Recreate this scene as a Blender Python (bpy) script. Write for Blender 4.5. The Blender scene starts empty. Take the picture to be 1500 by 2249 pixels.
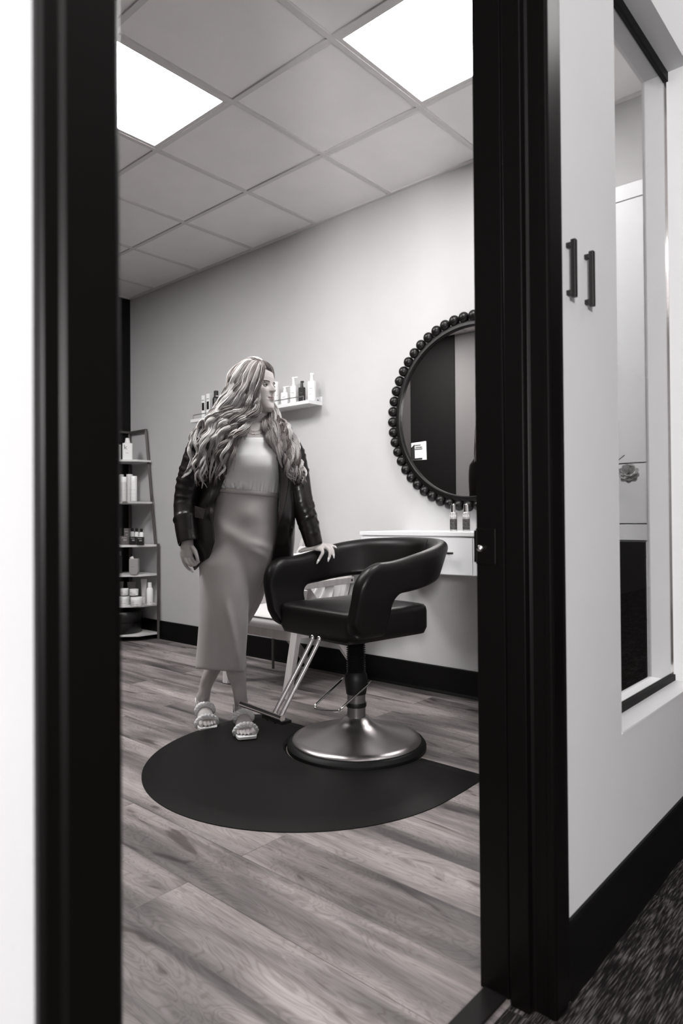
import bpy, bmesh, math, random
import numpy as np
from mathutils import Vector, Matrix
PI = math.pi
random.seed(7)
S = bpy.context.scene
COL = S.collection

# ------------------------------------------------------------------ camera
CAM_H = 0.963
F_PX = 1497.0
YAW, PITCH, ROLL = math.radians(41.494), math.radians(0.5986), math.radians(-0.422)
fw = Vector((-math.sin(YAW)*math.cos(PITCH), math.cos(YAW)*math.cos(PITCH), math.sin(PITCH)))
r0 = Vector((math.cos(YAW), math.sin(YAW), 0)); u0 = r0.cross(fw)
rt = r0*math.cos(ROLL) + u0*math.sin(ROLL); up = -r0*math.sin(ROLL) + u0*math.cos(ROLL)
cd = bpy.data.cameras.new('camera'); cam = bpy.data.objects.new('camera', cd); COL.objects.link(cam)
m3 = Matrix((rt, up, -fw)).transposed()
cam.matrix_world = Matrix.Translation((0, 0, CAM_H)) @ m3.to_4x4()
cd.sensor_fit = 'HORIZONTAL'; cd.sensor_width = 24.0; cd.lens = 24.0*F_PX/1500
cd.clip_start = 0.05
cd.dof.use_dof = True; cd.dof.focus_distance = 3.05; cd.dof.aperture_fstop = 4.0
S.camera = cam

# ------------------------------------------------------------------ world, exposure
S.view_settings.view_transform = 'Standard'
try: S.view_settings.look = 'None'
except Exception: pass
S.view_settings.gamma = 1.0
S.view_settings.use_curve_mapping = False
S.view_settings.exposure = 0.22
w = bpy.data.worlds.new('world'); S.world = w; w.use_nodes = True
w.node_tree.nodes['Background'].inputs[0].default_value = (0.5, 0.5, 0.5, 1)
w.node_tree.nodes['Background'].inputs[1].default_value = 0.02

PANEL_E = 38        # ceiling panels of the room
HALL_E = 5.6         # ceiling panels of the corridor
# studio strobe standing in the corridor behind the photographer
def area_light(name, loc, target, size, power):
    l = bpy.data.lights.new(name, 'AREA'); l.shape = 'DISK'; l.size = size; l.energy = power
    l.color = (1, 0.985, 0.975)
    o = bpy.data.objects.new(name, l); COL.objects.link(o); o.location = loc
    o.rotation_euler = (Vector(target) - Vector(loc)).to_track_quat('-Z', 'Y').to_euler()
    return o
area_light('strobe', (1.45, -2.0, 1.55), (-2.2, 2.2, 1.4), 0.42, 160)

# ------------------------------------------------------------------ helpers
def P(px, py, D):
    """world point at forward distance D behind pixel (px, py) of the 1500x2249 photo"""
    px, py, D = float(px), float(py), float(D)
    return Vector((0, 0, CAM_H)) + D*(fw + (px-750)/F_PX*rt - (py-1124.5)/F_PX*up)

def obj(name, bm, mat, parent=None, smooth=True, bevel=0.0, seg=2, auto=None, loc=None, rot=None):
    me = bpy.data.meshes.new(name)
    if isinstance(bm, tuple):
        me.from_pydata([tuple(v) for v in bm[0]], [], bm[1])
        b2 = bmesh.new(); b2.from_mesh(me); bmesh.ops.recalc_face_normals(b2, faces=b2.faces[:]); b2.to_mesh(me); b2.free()
    else:
        bmesh.ops.recalc_face_normals(bm, faces=bm.faces[:])
        bm.to_mesh(me); bm.free()
    o = bpy.data.objects.new(name, me); COL.objects.link(o)
    if mat is not None:
        for m in (mat if isinstance(mat, (list, tuple)) else [mat]): me.materials.append(m)
    if smooth:
        me.polygons.foreach_set('use_smooth', [True]*len(me.polygons))
        if auto is not None:
            me.set_sharp_from_angle(angle=math.radians(auto))
    if bevel:
        md = o.modifiers.new('bevel', 'BEVEL'); md.width = bevel; md.segments = seg; md.limit_method = 'ANGLE'
        md.harden_normals = False
    if parent is not None: o.parent = parent
    if loc is not None: o.location = loc
    if rot is not None: o.rotation_euler = rot
    return o
def tag(o, label=None, cat=None, group=None, kind=None):
    if label: o['label'] = label
    if cat: o['category'] = cat
    if group: o['group'] = group
    if kind: o['kind'] = kind
    return o
def thing(name, label, cat, loc=(0, 0, 0), rotz=0.0, group=None):
    o = bpy.data.objects.new(name, None); COL.objects.link(o); o.empty_display_size = 0.05
    o.location = loc; o.rotation_euler = (0, 0, rotz)
    return tag(o, label, cat, group)
def copy_tree(o, parent=None):
    c = o.copy(); COL.objects.link(c); c.parent = parent
    for ch in list(o.children): copy_tree(ch, c)
    return c
def struct(name, bm, mat, label=None, **k):
    o = obj(name, bm, mat, **k); o['kind'] = 'structure'
    if label: o['label'] = label
    return o

def B(): return bmesh.new()
def box(bm, x0, x1, y0, y1, z0, z1, mi=0, M=None):
    vs = [bm.verts.new((x, y, z)) for z in (z0, z1) for y in (y0, y1) for x in (x0, x1)]
    if M is not None:
        for v in vs: v.co = M @ v.co
    for f in ((0, 2, 3, 1), (4, 5, 7, 6), (0, 1, 5, 4), (2, 6, 7, 3), (0, 4, 6, 2), (1, 3, 7, 5)):
        fc = bm.faces.new([vs[i] for i in f]); fc.material_index = mi
    return bm
def frame_mat(z, hint=(0, 0, 1)):
    z = Vector(z).normalized(); h = Vector(hint)
    if abs(z.dot(h)) > 0.98: h = Vector((1, 0, 0))
    x = h.cross(z).normalized(); y = z.cross(x)
    return x, y, z
def beam(bm, a, b, wx, wy, hint=(0, 0, 1), mi=0):
    """rectangular bar from a to b; wx across, wy along the hint"""
    a = Vector(a); b = Vector(b); x, y, z = frame_mat(b-a, hint)
    vs = []
    for p in (a, b):
        for sx, sy in ((-1, -1), (1, -1), (1, 1), (-1, 1)):
            vs.append(bm.verts.new(p + x*sx*wx/2 + y*sy*wy/2))
    for f in ((0, 1, 2, 3), (7, 6, 5, 4), (0, 4, 5, 1), (1, 5, 6, 2), (2, 6, 7, 3), (3, 7, 4, 0)):
        bm.faces.new([vs[i] for i in f]).material_index = mi
    return bm
def loft(bm, rings, closed=True, cap=True, mi=0):
    """rings: list of lists of points"""
    R = [[bm.verts.new(p) for p in r] for r in rings]
    n = len(R[0])
    for a, b in zip(R[:-1], R[1:]):
        for i in range(n if closed else n-1):
            j = (i+1) % n
            bm.faces.new((a[i], a[j], b[j], b[i])).material_index = mi
    if cap and closed:
        for r in (R[0], R[-1]):
            try: bm.faces.new(r).material_index = mi
            except Exception: pass
    return bm
def tube(bm, pts, rad, n=10, cap=True, mi=0, flat=1.0, hint=(0, 0, 1)):
    pts = [Vector(p) for p in pts]; rings = []
    xprev = None
    for i, p in enumerate(pts):
        t = (pts[min(i+1, len(pts)-1)] - pts[max(i-1, 0)]).normalized()
        if xprev is None: x = frame_mat(t, hint)[0]
        else:
            x = xprev - t*xprev.dot(t)
            x = x.normalized() if x.length > 1e-6 else frame_mat(t, hint)[0]
        xprev = x; y = t.cross(x)
        r = rad[i] if isinstance(rad, (list, tuple)) else rad
        rings.append([p + x*math.cos(a)*r + y*math.sin(a)*r*flat for a in [2*PI*k/n for k in range(n)]])
    return loft(bm, rings, True, cap, mi)
def lathe(bm, prof, cx=0, cy=0, n=32, mi=0):
    rings = [[(cx+r*math.cos(2*PI*k/n), cy+r*math.sin(2*PI*k/n), z) for k in range(n)] for r, z in prof]
    return loft(bm, rings, True, True, mi)
def prism(bm, poly, z0, z1, mi=0):
    return loft(bm, [[(x, y, z0) for x, y in poly], [(x, y, z1) for x, y in poly]], True, True, mi)
def spline(pts, n):
    """Catmull-Rom through pts (tuples of any dim) resampled to n points"""
    A = np.array(pts, float); m = len(A); out = []
    for k in range(n):
        t = k*(m-1)/(n-1); i = min(int(t), m-2); f = t-i
        p0, p1, p2, p3 = A[max(i-1, 0)], A[i], A[i+1], A[min(i+2, m-1)]
        out.append(0.5*((2*p1)+(-p0+p2)*f+(2*p0-5*p1+4*p2-p3)*f*f+(-p0+3*p1-3*p2+p3)*f**3))
    return np.array(out)
def interp(x, xs, ys): return float(np.interp(x, xs, ys))
def sstep(a, b, x):
    t = min(max((x-a)/(b-a), 0), 1); return t*t*(3-2*t)

# ------------------------------------------------------------------ materials
def T(v, t=1.0):   # neutral grey with the print's faint warm tone
    return (v*(1+0.035*t), v*(1-0.012*t), v*(1-0.02*t), 1)
def mat(name, v, rough=0.6, metal=0.0, tint=1.0, spec=0.5, bump=0.0, bscale=200, noise=0.0, nscale=6, coat=0.0, sheen=0.0, stretch=None, trans=0.0, em=0.0, ior=1.45):
    m = bpy.data.materials.new(name); m.use_nodes = True; nt = m.node_tree; b = nt.nodes['Principled BSDF']
    c = v if isinstance(v, tuple) else T(v, tint)
    b.inputs['Base Color'].default_value = c; b.inputs['Roughness'].default_value = rough
    b.inputs['Metallic'].default_value = metal; b.inputs['Specular IOR Level'].default_value = spec
    b.inputs['Coat Weight'].default_value = coat; b.inputs['Sheen Weight'].default_value = sheen
    b.inputs['Transmission Weight'].default_value = trans; b.inputs['IOR'].default_value = ior
    if em:
        b.inputs['Emission Color'].default_value = (1, 0.99, 0.98, 1); b.inputs['Emission Strength'].default_value = em
    tc = nt.nodes.new('ShaderNodeTexCoord'); vec = tc.outputs['Object']
    if stretch:
        mp = nt.nodes.new('ShaderNodeMapping'); mp.inputs['Scale'].default_value = stretch
        nt.links.new(vec, mp.inputs[0]); vec = mp.outputs[0]
    n = nt.nodes.new('ShaderNodeTexNoise'); n.inputs['Scale'].default_value = nscale; n.inputs['Detail'].default_value = 6
    nt.links.new(vec, n.inputs['Vector'])
    mx = nt.nodes.new('ShaderNodeMixRGB'); mx.blend_type = 'MULTIPLY'; mx.inputs[0].default_value = 1
    mx.inputs[1].default_value = c
    mr = nt.nodes.new('ShaderNodeMapRange'); mr.inputs[1].default_value = 0.3; mr.inputs[2].default_value = 0.7
    mr.inputs[3].default_value = 1-noise; mr.inputs[4].default_value = 1+noise
    nt.links.new(n.outputs[0], mr.inputs[0]); nt.links.new(mr.outputs[0], mx.inputs[2]); nt.links.new(mx.outputs[0], b.inputs['Base Color'])
    if bump:
        n2 = nt.nodes.new('ShaderNodeTexNoise'); n2.inputs['Scale'].default_value = bscale; n2.inputs['Detail'].default_value = 3
        nt.links.new(vec, n2.inputs['Vector'])
        bp = nt.nodes.new('ShaderNodeBump'); bp.inputs['Strength'].default_value = bump; bp.inputs['Distance'].default_value = 0.002
        nt.links.new(n2.outputs[0], bp.inputs['Height']); nt.links.new(bp.outputs[0], b.inputs['Normal'])
    return m

def ramp(nt, fac, stops):
    r = nt.nodes.new('ShaderNodeValToRGB'); nt.links.new(fac, r.inputs[0])
    e = r.color_ramp.elements
    while len(e) < len(stops): e.new(0.5)
    for k, (p, c) in enumerate(stops):
        e[k].position = p; e[k].color = c if isinstance(c, tuple) else T(c, 2.2)
    return r.outputs[0]

def plank_material():
    m = bpy.data.materials.new('grey_wood_planks'); m.use_nodes = True; nt = m.node_tree; b = nt.nodes['Principled BSDF']
    N = nt.nodes.new; L = nt.links.new
    tc = N('ShaderNodeTexCoord')
    br = N('ShaderNodeTexBrick'); L(tc.outputs['Object'], br.inputs['Vector'])
    br.inputs['Scale'].default_value = 1; br.inputs['Brick Width'].default_value = 1.52; br.inputs['Row Height'].default_value = 0.182
    br.inputs['Mortar Size'].default_value = 0.0012; br.inputs['Mortar Smooth'].default_value = 0.3; br.offset = 0.37; br.offset_frequency = 2
    br.inputs['Color1'].default_value = (0, 0, 0, 1); br.inputs['Color2'].default_value = (1, 1, 1, 1); br.inputs['Mortar'].default_value = (0.5, 0.5, 0.5, 1)
    sep = N('ShaderNodeSeparateColor'); L(br.outputs['Color'], sep.inputs[0])
    off = N('ShaderNodeMath'); off.operation = 'MULTIPLY'; off.inputs[1].default_value = 37.0; L(sep.outputs[0], off.inputs[0])
    def grain(sx, sy, det, rough, dist):
        mp = N('ShaderNodeMapping'); mp.inputs['Scale'].default_value = (sx, sy, 1); L(tc.outputs['Object'], mp.inputs[0])
        n = N('ShaderNodeTexNoise'); n.noise_dimensions = '4D'; n.inputs['Scale'].default_value = 1; n.inputs['Detail'].default_value = det
        n.inputs['Roughness'].default_value = rough; n.inputs['Distortion'].default_value = dist
        L(mp.outputs[0], n.inputs['Vector']); L(off.outputs[0], n.inputs['W']); return n.outputs[0]
    g1 = grain(0.9, 7.5, 3, 0.55, 0.6)      # broad bands
    g2 = grain(3.0, 70, 5, 0.65, 0.9)       # fine grain
    g3 = grain(2.2, 9, 2, 0.5, 2.5)         # swirls and knots
    c1 = ramp(nt, g1, [(0.30, 0.045), (0.43, 0.125), (0.56, 0.26), (0.72, 0.38)])
    c2 = ramp(nt, g2, [(0.30, (0.72, 0.70, 0.69, 1)), (0.55, (1, 1, 1, 1)), (0.75, (1.12, 1.12, 1.12, 1))])
    c3 = ramp(nt, g3, [(0.29, (0.26, 0.22, 0.21, 1)), (0.385, (0.93, 0.93, 0.93, 1)), (0.5, (1, 1, 1, 1)), (0.515, (0.88, 0.87, 0.87, 1)), (0.53, (1, 1, 1, 1))])
    def mul(a, c, f=1.0):
        x = N('ShaderNodeMixRGB'); x.blend_type = 'MULTIPLY'; x.inputs[0].default_value = f; L(a, x.inputs[1]); L(c, x.inputs[2]); return x.outputs[0]
    col = mul(mul(c1, c2), c3, 0.85)
    tone = ramp(nt, sep.outputs[0], [(0, (0.93, 0.92, 0.92, 1)), (1, (1.06, 1.06, 1.06, 1))]); col = mul(col, tone)
    sn = N('ShaderNodeMath'); sn.operation = 'MULTIPLY'; sn.inputs[1].default_value = 95.0; L(g3, sn.inputs[0])
    s2 = N('ShaderNodeMath'); s2.operation = 'SINE'; L(sn.outputs[0], s2.inputs[0])
    s3 = N('ShaderNodeMath'); s3.operation = 'MULTIPLY_ADD'; s3.inputs[1].default_value = 0.5; s3.inputs[2].default_value = 0.5; L(s2.outputs[0], s3.inputs[0])
    col = mul(col, ramp(nt, s3.outputs[0], [(0, (0.83, 0.81, 0.80, 1)), (0.35, (0.98, 0.98, 0.98, 1)), (1, (1.03, 1.03, 1.03, 1))]))
    seam = ramp(nt, br.outputs['Fac'], [(0, (1, 1, 1, 1)), (1, (0.62, 0.6, 0.6, 1))]); col = mul(col, seam)
    L(col, b.inputs['Base Color']); b.inputs['Roughness'].default_value = 0.5; b.inputs['Specular IOR Level'].default_value = 0.35
    bp = N('ShaderNodeBump'); bp.inputs['Strength'].default_value = 0.12; bp.inputs['Distance'].default_value = 0.002
    L(g2, bp.inputs['Height']); L(bp.outputs[0], b.inputs['Normal'])
    return m
def carpet_material():
    m = bpy.data.materials.new('striated_carpet'); m.use_nodes = True; nt = m.node_tree; b = nt.nodes['Principled BSDF']
    N = nt.nodes.new; L = nt.links.new
    tc = N('ShaderNodeTexCoord')
    br = N('ShaderNodeTexBrick'); L(tc.outputs['Object'], br.inputs['Vector']); br.offset = 0.0
    br.inputs['Scale'].default_value = 1; br.inputs['Brick Width'].default_value = 0.61; br.inputs['Row Height'].default_value = 0.61; br.inputs['Mortar Size'].default_value = 0.0015
    br.inputs['Color1'].default_value = (0, 0, 0, 1); br.inputs['Color2'].default_value = (1, 1, 1, 1); br.inputs['Mortar'].default_value = (0.5, 0.5, 0.5, 1)
    sep = N('ShaderNodeSeparateColor'); L(br.outputs['Color'], sep.inputs[0])
    off = N('ShaderNodeMath'); off.operation = 'MULTIPLY'; off.inputs[1].default_value = 20.0; L(sep.outputs[0], off.inputs[0])
    def nz(sx, sy, d, ds):
        mp = N('ShaderNodeMapping'); mp.inputs['Scale'].default_value = (sx, sy, 1); L(tc.outputs['Object'], mp.inputs[0])
        n = N('ShaderNodeTexNoise'); n.noise_dimensions = '4D'; n.inputs['Scale'].default_value = 1; n.inputs['Detail'].default_value = d; n.inputs['Distortion'].default_value = ds
        L(mp.outputs[0], n.inputs['Vector']); L(off.outputs[0], n.inputs['W']); return n.outputs[0]
    a = nz(430, 20, 2, 0.1); c = nz(24, 8, 3, 0.4)
    ml = N('ShaderNodeMath'); ml.operation = 'ADD'; L(a, ml.inputs[0]); 
    m2 = N('ShaderNodeMath'); m2.operation = 'MULTIPLY_ADD'; m2.inputs[1].default_value = 0.35; m2.inputs[2].default_value = -0.17; L(c, m2.inputs[0]); L(m2.outputs[0], ml.inputs[1])
    col = ramp(nt, ml.outputs[0], [(0.44, 0.008), (0.53, 0.022), (0.60, 0.085), (0.70, 0.17)])
    L(col, b.inputs['Base Color']); b.inputs['Roughness'].default_value = 0.95; b.inputs['Specular IOR Level'].default_value = 0.1
    bp = N('ShaderNodeBump'); bp.inputs['Strength'].default_value = 0.7; bp.inputs['Distance'].default_value = 0.004
    L(a, bp.inputs['Height']); L(bp.outputs[0], b.inputs['Normal'])
    return m
M_wall = mat('matte_wall_paint', (.495, .487, .492, 1), 0.75, spec=0.25, bump=0.12, bscale=350, noise=0.015)
M_hallwall = mat('corridor_wall_paint', (.60, .60, .61, 1), 0.7, spec=0.25, bump=0.12, bscale=300, noise=0.015)
M_darkwall = mat('dark_wall_paint', 0.006, 0.7, tint=2.5, spec=0.2, bump=0.1, noise=0.02)
M_tile = mat('ceiling_tile', 0.80, 0.9, tint=0.6, spec=0.1, bump=0.25, bscale=160, noise=0.02)
M_grid = mat('ceiling_grid_metal', 0.6, 0.5, tint=0.8, spec=0.3)
M_frame = mat('dark_door_frame', 0.002, 0.34, tint=5, spec=0.19, noise=0.03)
M_base = mat('black_vinyl_base', 0.003, 0.5, tint=2, spec=0.2)
M_white = mat('white_lacquer', (.74, .74, .75, 1), 0.35, noise=0.01)
M_floor = plank_material()
M_carpet = carpet_material()
M_emit = mat('led_diffuser', 0.9, 0.5, em=PANEL_E)
M_emit_b = mat('led_diffuser_dimmed', 0.9, 0.5, em=PANEL_E*.78)
M_emit_fill = mat('led_diffuser_fill', 0.9, 0.5, em=PANEL_E*1.45)  # stronger glow, only for the added unseen fill panel
M_emit2 = mat('led_diffuser_corridor', 0.9, 0.5, em=HALL_E)
M_strip = mat('transition_strip', 0.006, 0.55, tint=2.5, spec=.15)
M_glass = mat('window_glass', 0.98, 0.0, trans=1.0, tint=0, ior=1.5)
M_black = mat('black_metal', 0.012, 0.4, tint=1.5, metal=0.2)
M_chrome = mat('polished_chrome', 0.75, 0.09, metal=1.0, tint=0.6)
M_brushed = mat('brushed_steel', 0.42, 0.30, metal=1.0, tint=1.2, bump=0.03, bscale=600)
M_leather = mat('black_leather', 0.0032, 0.38, tint=5, spec=0.24, bump=0.10, bscale=260, noise=0.05)
M_rubber = mat('black_rubber', 0.004, 0.5, tint=2, spec=0.25)
M_matrub = mat('black_foam_mat', 0.0026, 0.5, tint=5, spec=0.2, bump=0.25, bscale=500)
M_wood = mat('pale_pine', 0.50, 0.55, tint=1.2, noise=0.10, nscale=3, stretch=(14, 14, 1.5))
M_cushion = mat('cream_canvas', 0.62, 0.9, tint=0.6, spec=0.1, bump=0.3, bscale=700, sheen=0.2)
# ================================================================== THE ROOM
YB, XL, XR, XH = 3.189, -5.236, -0.726, -0.582     # back wall, left wall, partition (room face, corridor face)
YF, ZC = 0.27, 2.869
XO, YE = 1.75, 10.5                                   # far corridor wall, corridor end
DY0, DY1, DZ = 0.340, 1.243, 2.44                    # doorway
WY0, WY1, WZ0, WZ1 = 1.66, 2.30, 0.448, 2.372        # interior window
YC0 = -3.0

bm = B(); box(bm, XL-.1, -0.655, YF-.1, YB+.1, -.05, 0); struct('floor', bm, M_floor, 'grey wood plank floor of the salon room', smooth=False)
bm = B(); box(bm, -0.655, XO+.1, YC0-.1, YE+.1, -.05, 0)
struct('floor_corridor', bm, M_carpet, 'dark striated carpet of the corridor', smooth=False)
# ceiling tiles: recessed slightly between T-bars
GX0, GY0, TT = -1.797, 2.602, 0.6096
bm = B()
xs = [GX0+i*TT for i in range(-6, 3)]; ys = [GY0+j*TT for j in range(-9, 2)]
def cells(lo, hi, marks):
    e = [lo]+[v for v in marks if lo+.02 < v < hi-.02]+[hi]; return list(zip(e[:-1], e[1:]))
def cell_rect(i, j): return (GX0+i*TT, GX0+(i+1)*TT, GY0+j*TT, GY0+(j+1)*TT)
LR = [cell_rect(-2, -2), cell_rect(0, -1), cell_rect(-4, -3)]
def is_light(x, y):
    return any(a < x < b and c < y < d for a, b, c, d in LR)
for a, b in cells(XL, XR, xs):
    for c, d in cells(YF, YB, ys):
        if is_light((a+b)/2, (c+d)/2): continue
        box(bm, a+.010, b-.010, c+.010, d-.010, ZC+.004, ZC+.03)
struct('ceiling', bm, M_tile, 'white acoustic tiles of the suspended ceiling', smooth=False, bevel=0.004, seg=1)
bm = B(); box(bm, XL-.1, XR+.02, YF-.1, YB+.1, ZC+.045, ZC+.08); struct('ceiling_deck', bm, M_tile, smooth=False)
bm = B()
for x in xs:
    if XL < x < XR: box(bm, x-.012, x+.012, YF, YB, ZC-.003, ZC+.02)
for y in ys:
    if YF < y < YB: box(bm, XL, XR, y-.012, y+.012, ZC-.0025, ZC+.02)
box(bm, XL, XL+.022, YF, YB, ZC-.004, ZC+.02); box(bm, XL, XR, YB-.022, YB, ZC-.004, ZC+.02)
box(bm, XR-.022, XR, YF, YB, ZC-.004, ZC+.02); box(bm, XL, XR, YF, YF+.022, ZC-.004, ZC+.02)
struct('trim_1', bm, M_grid, 'metal T-bar grid of the suspended ceiling', smooth=False)
def ceiling_light(rc, label, emit):
    a, b, c, d = rc; cx, cy = (a+b)/2, (c+d)/2; hx, hy = (b-a)/2-.012, (d-c)/2-.012
    t = thing('ceiling_light', label, 'ceiling light', (cx, cy, ZC), 0, 'flat ceiling panels')
    bm = B(); e = .020
    for q in ((-hx, hx, -hy, -hy+e), (-hx, hx, hy-e, hy), (-hx, -hx+e, -hy+e, hy-e), (hx-e, hx, -hy+e, hy-e)): box(bm, *q, -.001, .012)
    obj('frame', bm, M_grid, t, smooth=False)
    bm = B(); box(bm, -hx+e, hx-e, -hy+e, hy-e, .004, .012); obj('diffuser', bm, emit, t, smooth=False)
ceiling_light(LR[0], 'square flat ceiling panel at the upper left, cut by the left door frame', M_emit)
ceiling_light(LR[1], 'square flat ceiling panel at the upper right, above the mirror wall', M_emit_b)
ceiling_light(LR[2], 'added square fill panel, unseen behind the left door frame, nearest the dark wall', M_emit_fill)  # panel added out of view to brighten the left of the room
# corridor ceiling
bm = B(); box(bm, XH, XO+.1, YC0-.1, YE+.1, ZC, ZC+.05); struct('ceiling_corridor', bm, M_tile, smooth=False)
for k, (cx, cy) in enumerate(((0.25, -0.7), (0.08, 2.35))):
    t = thing('ceiling_light', ('corridor ceiling panel behind the photographer', 'corridor ceiling panel opposite the door frame', 'corridor ceiling panel at the far end of the corridor')[k], 'ceiling light', (cx, cy, ZC), 0, 'corridor ceiling panels')
    bm = B(); box(bm, -.31, .31, -.31, .31, -.012, -.001); obj('frame', bm, M_grid, t, smooth=False)
    bm = B(); box(bm, -.29, .29, -.29, .29, -.015, -.010); obj('diffuser', bm, M_emit2, t, smooth=False)

bm = B(); box(bm, XL-.12, XR, YB, YB+.12, 0, ZC+.06); struct('wall_back', bm, M_wall, 'light grey painted wall behind the woman', smooth=False)
bm = B(); box(bm, XL-.12, XL, YF-.1, YB, 0, ZC+.06); struct('wall_left', bm, M_darkwall, 'dark painted wall at the far left', smooth=False)
bm = B(); box(bm, XL, XR, YF-.12, YF, 0, ZC+.06); struct('wall_front', bm, mat('taupe_front_wall', .17, .75, tint=1, spec=.2, noise=.02), smooth=False)  # front wall toned darker than the back wall
# partition with doorway and window, one mesh of boxes
bm = B()
box(bm, XR, XH, YC0, DY0-.03, 0, ZC+.05)
box(bm, XR, XH, DY0-.03, DY1+.03, DZ, ZC+.05)
box(bm, XR, XH, DY1+.03, WY0, 0, ZC+.05)
box(bm, XR, XH, WY0, WY1, 0, WZ0); box(bm, XR, XH, WY0, WY1, WZ1, ZC+.05)
box(bm, XR, XH, WY1, YE, 0, ZC+.05)
struct('wall_right', bm, M_hallwall, 'white partition wall with the doorway and the interior window', smooth=False)
bm = B(); box(bm, XO, XO+.1, YC0, YE, 0, ZC); struct('wall_corridor', bm, mat('taupe_corridor_paint', .20, .7, tint=1, spec=.2, noise=.02), smooth=False)
bm = B(); box(bm, XH, XO, YE, YE+.1, 0, ZC); struct('wall_corridor_end', bm, M_hallwall, smooth=False)
bm = B(); box(bm, XH, XO, YC0-.1, YC0, 0, ZC); struct('wall_corridor_start', bm, M_hallwall, smooth=False)
# baseboards
def baseboard(name, a, b, nrm, h=.148, t=.010, label=None):
    bm = B(); a = Vector(a); b = Vector(b); n = Vector(nrm)
    prof = [(0.0, 0), (t+.006, 0), (t+.004, .006), (t, .016), (t, h-.004), (t-.004, h), (0.0, h)]
    rings = [[(p.x+n.x*o, p.y+n.y*o, z) for o, z in prof] for p in (a, b)]
    loft(bm, rings); return struct(name, bm, M_base, label, smooth=False)
baseboard('baseboard_back', (XL, YB, 0), (-1.09, YB, 0), (0, -1, 0), label='black baseboard along the back wall')
baseboard('baseboard_left', (XL, YF, 0), (XL, YB-.01, 0), (1, 0, 0), label='black baseboard along the dark wall')
baseboard('baseboard_front', (XL+.012, YF, 0), (XR, YF, 0), (0, 1, 0))
CAS = .017
baseboard('baseboard_right', (XH, DY1+.078, 0), (XH, YE, 0), (1, 0, 0), label='black baseboard along the corridor wall')
baseboard('baseboard_corridor', (XH, YC0, 0), (XH, DY0-.078, 0), (1, 0, 0))
# door frame: jamb linings, stops, casings on both faces (door stands open out of view)
fr = thing('door_1', 'dark brown door frame around the doorway', 'door frame', (XH, DY1, 0)); del fr['category']; fr['kind'] = 'structure'
def casing_profile(y_in, s, xface, xs_):   # stepped moulding cross-section in (x, y)
    w_ = .076
    return [(xface, y_in), (xface+xs_*.013, y_in), (xface+xs_*.017, y_in+s*.006), (xface+xs_*.017, y_in+s*(w_-.022)), (xface+xs_*.013, y_in+s*(w_-.018)), (xface+xs_*.013, y_in+s*(w_-.004)), (xface+xs_*.009, y_in+s*w_), (xface, y_in+s*w_)]
def jamb(yj, s):
    """s=+1: the jamb whose lining faces -y"""
    bm = B(); y0 = yj-DY1; x0 = XR-XH
    box(bm, x0-.001, .001, min(y0, y0+s*.012), max(y0, y0+s*.012), 0, DZ)
    return bm
def lining(bm, pts, z1):
    prism(bm, pts, 0, z1)
x0 = XR-XH
# far (right-hand) jamb, stepped toward the opening like a rebated frame
bm = B()
lining(bm, [(x0-.001, .0), (x0+.062, .0), (x0+.064, .004), (x0+.070, .004), (x0+.072, -.011), (x0+.112, -.011), (x0+.114, .004), (x0+.120, .006), (.001, .006), (.001, .03), (x0-.001, .03)], DZ)
obj('jamb', bm, M_frame, fr, smooth=False, bevel=.0015, seg=2)
bm = B(); q = DY0-DY1
lining(bm, [(x0-.001, q), (x0+.062, q), (x0+.072, q+.011), (x0+.112, q+.011), (x0+.114, q), (.001, q), (.001, q-.03), (x0-.001, q-.03)], DZ)
obj('jamb', bm, M_frame, fr, smooth=False, bevel=.0015, seg=2)
for yi, s in ((.004, 1), (q-.0035, -1)):
    for xf, xs_ in ((0.0, 1),):
        bm = B(); prism(bm, casing_profile(yi, s, xf, xs_), 0, DZ+.07); obj('casing', bm, M_frame, fr, smooth=False, bevel=.0015, seg=2)
bm = B(); box(bm, x0-.001, .017, q-.075, .075, DZ, DZ+.08); obj('head', bm, M_frame, fr, smooth=False)
# strike plate with its lip on the right-hand jamb
bm = B()
box(bm, x0-.001, x0+.045, -.0035, .0, .868, .942)
box(bm, x0-.004, x0+.004, -.006, .003, .872, .938)
obj('strike_plate', bm, M_frame, fr, smooth=False, bevel=.002)
bm = B(); tube(bm, [(x0+.012, -.0035, .902), (x0+.012, -.010, .9)], .007, 16); tube(bm, [(x0+.012, -.010, .9), (x0+.012, -.011, .9)], .005, 16)
lb = obj('latch_bolt', bm, M_chrome, fr)
bm = B(); prism(bm, [(-.135, DY0-DY1), (-.135, 0.0), (-.085, 0.0), (-.085, DY0-DY1)], 0, .006)
struct('trim_2', bm, M_strip, 'dark transition strip across the doorway', smooth=False, loc=(XH, DY1, 0), bevel=.002)
# interior window
win = bpy.data.objects.new('window_1', None); COL.objects.link(win); win['kind'] = 'structure'; win['label'] = 'interior window in the corridor wall'
win.location = (-.65, WY0, WZ0)
hY, hZ = WY1-WY0, WZ1-WZ0
bm = B(); box(bm, -.004, .004, .004, hY-.004, .004, hZ-.004); gl = obj('pane', bm, M_glass, win, smooth=False)
bm = B(); box(bm, -.011, .011, 0, hY, -.001, .020); box(bm, -.011, .011, 0, hY, hZ-.030, hZ+.001); obj('channel', bm, M_strip, win, smooth=False)
bm = B(); box(bm, -.007, .007, hY-.006, hY+.001, .02, hZ-.03); obj('edge_channel', bm, M_chrome, win, smooth=False)
bm = B(); box(bm, -.076+.001, .069, .0, hY, -.003, .0015); obj('sill', bm, M_white, win, smooth=False)
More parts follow.
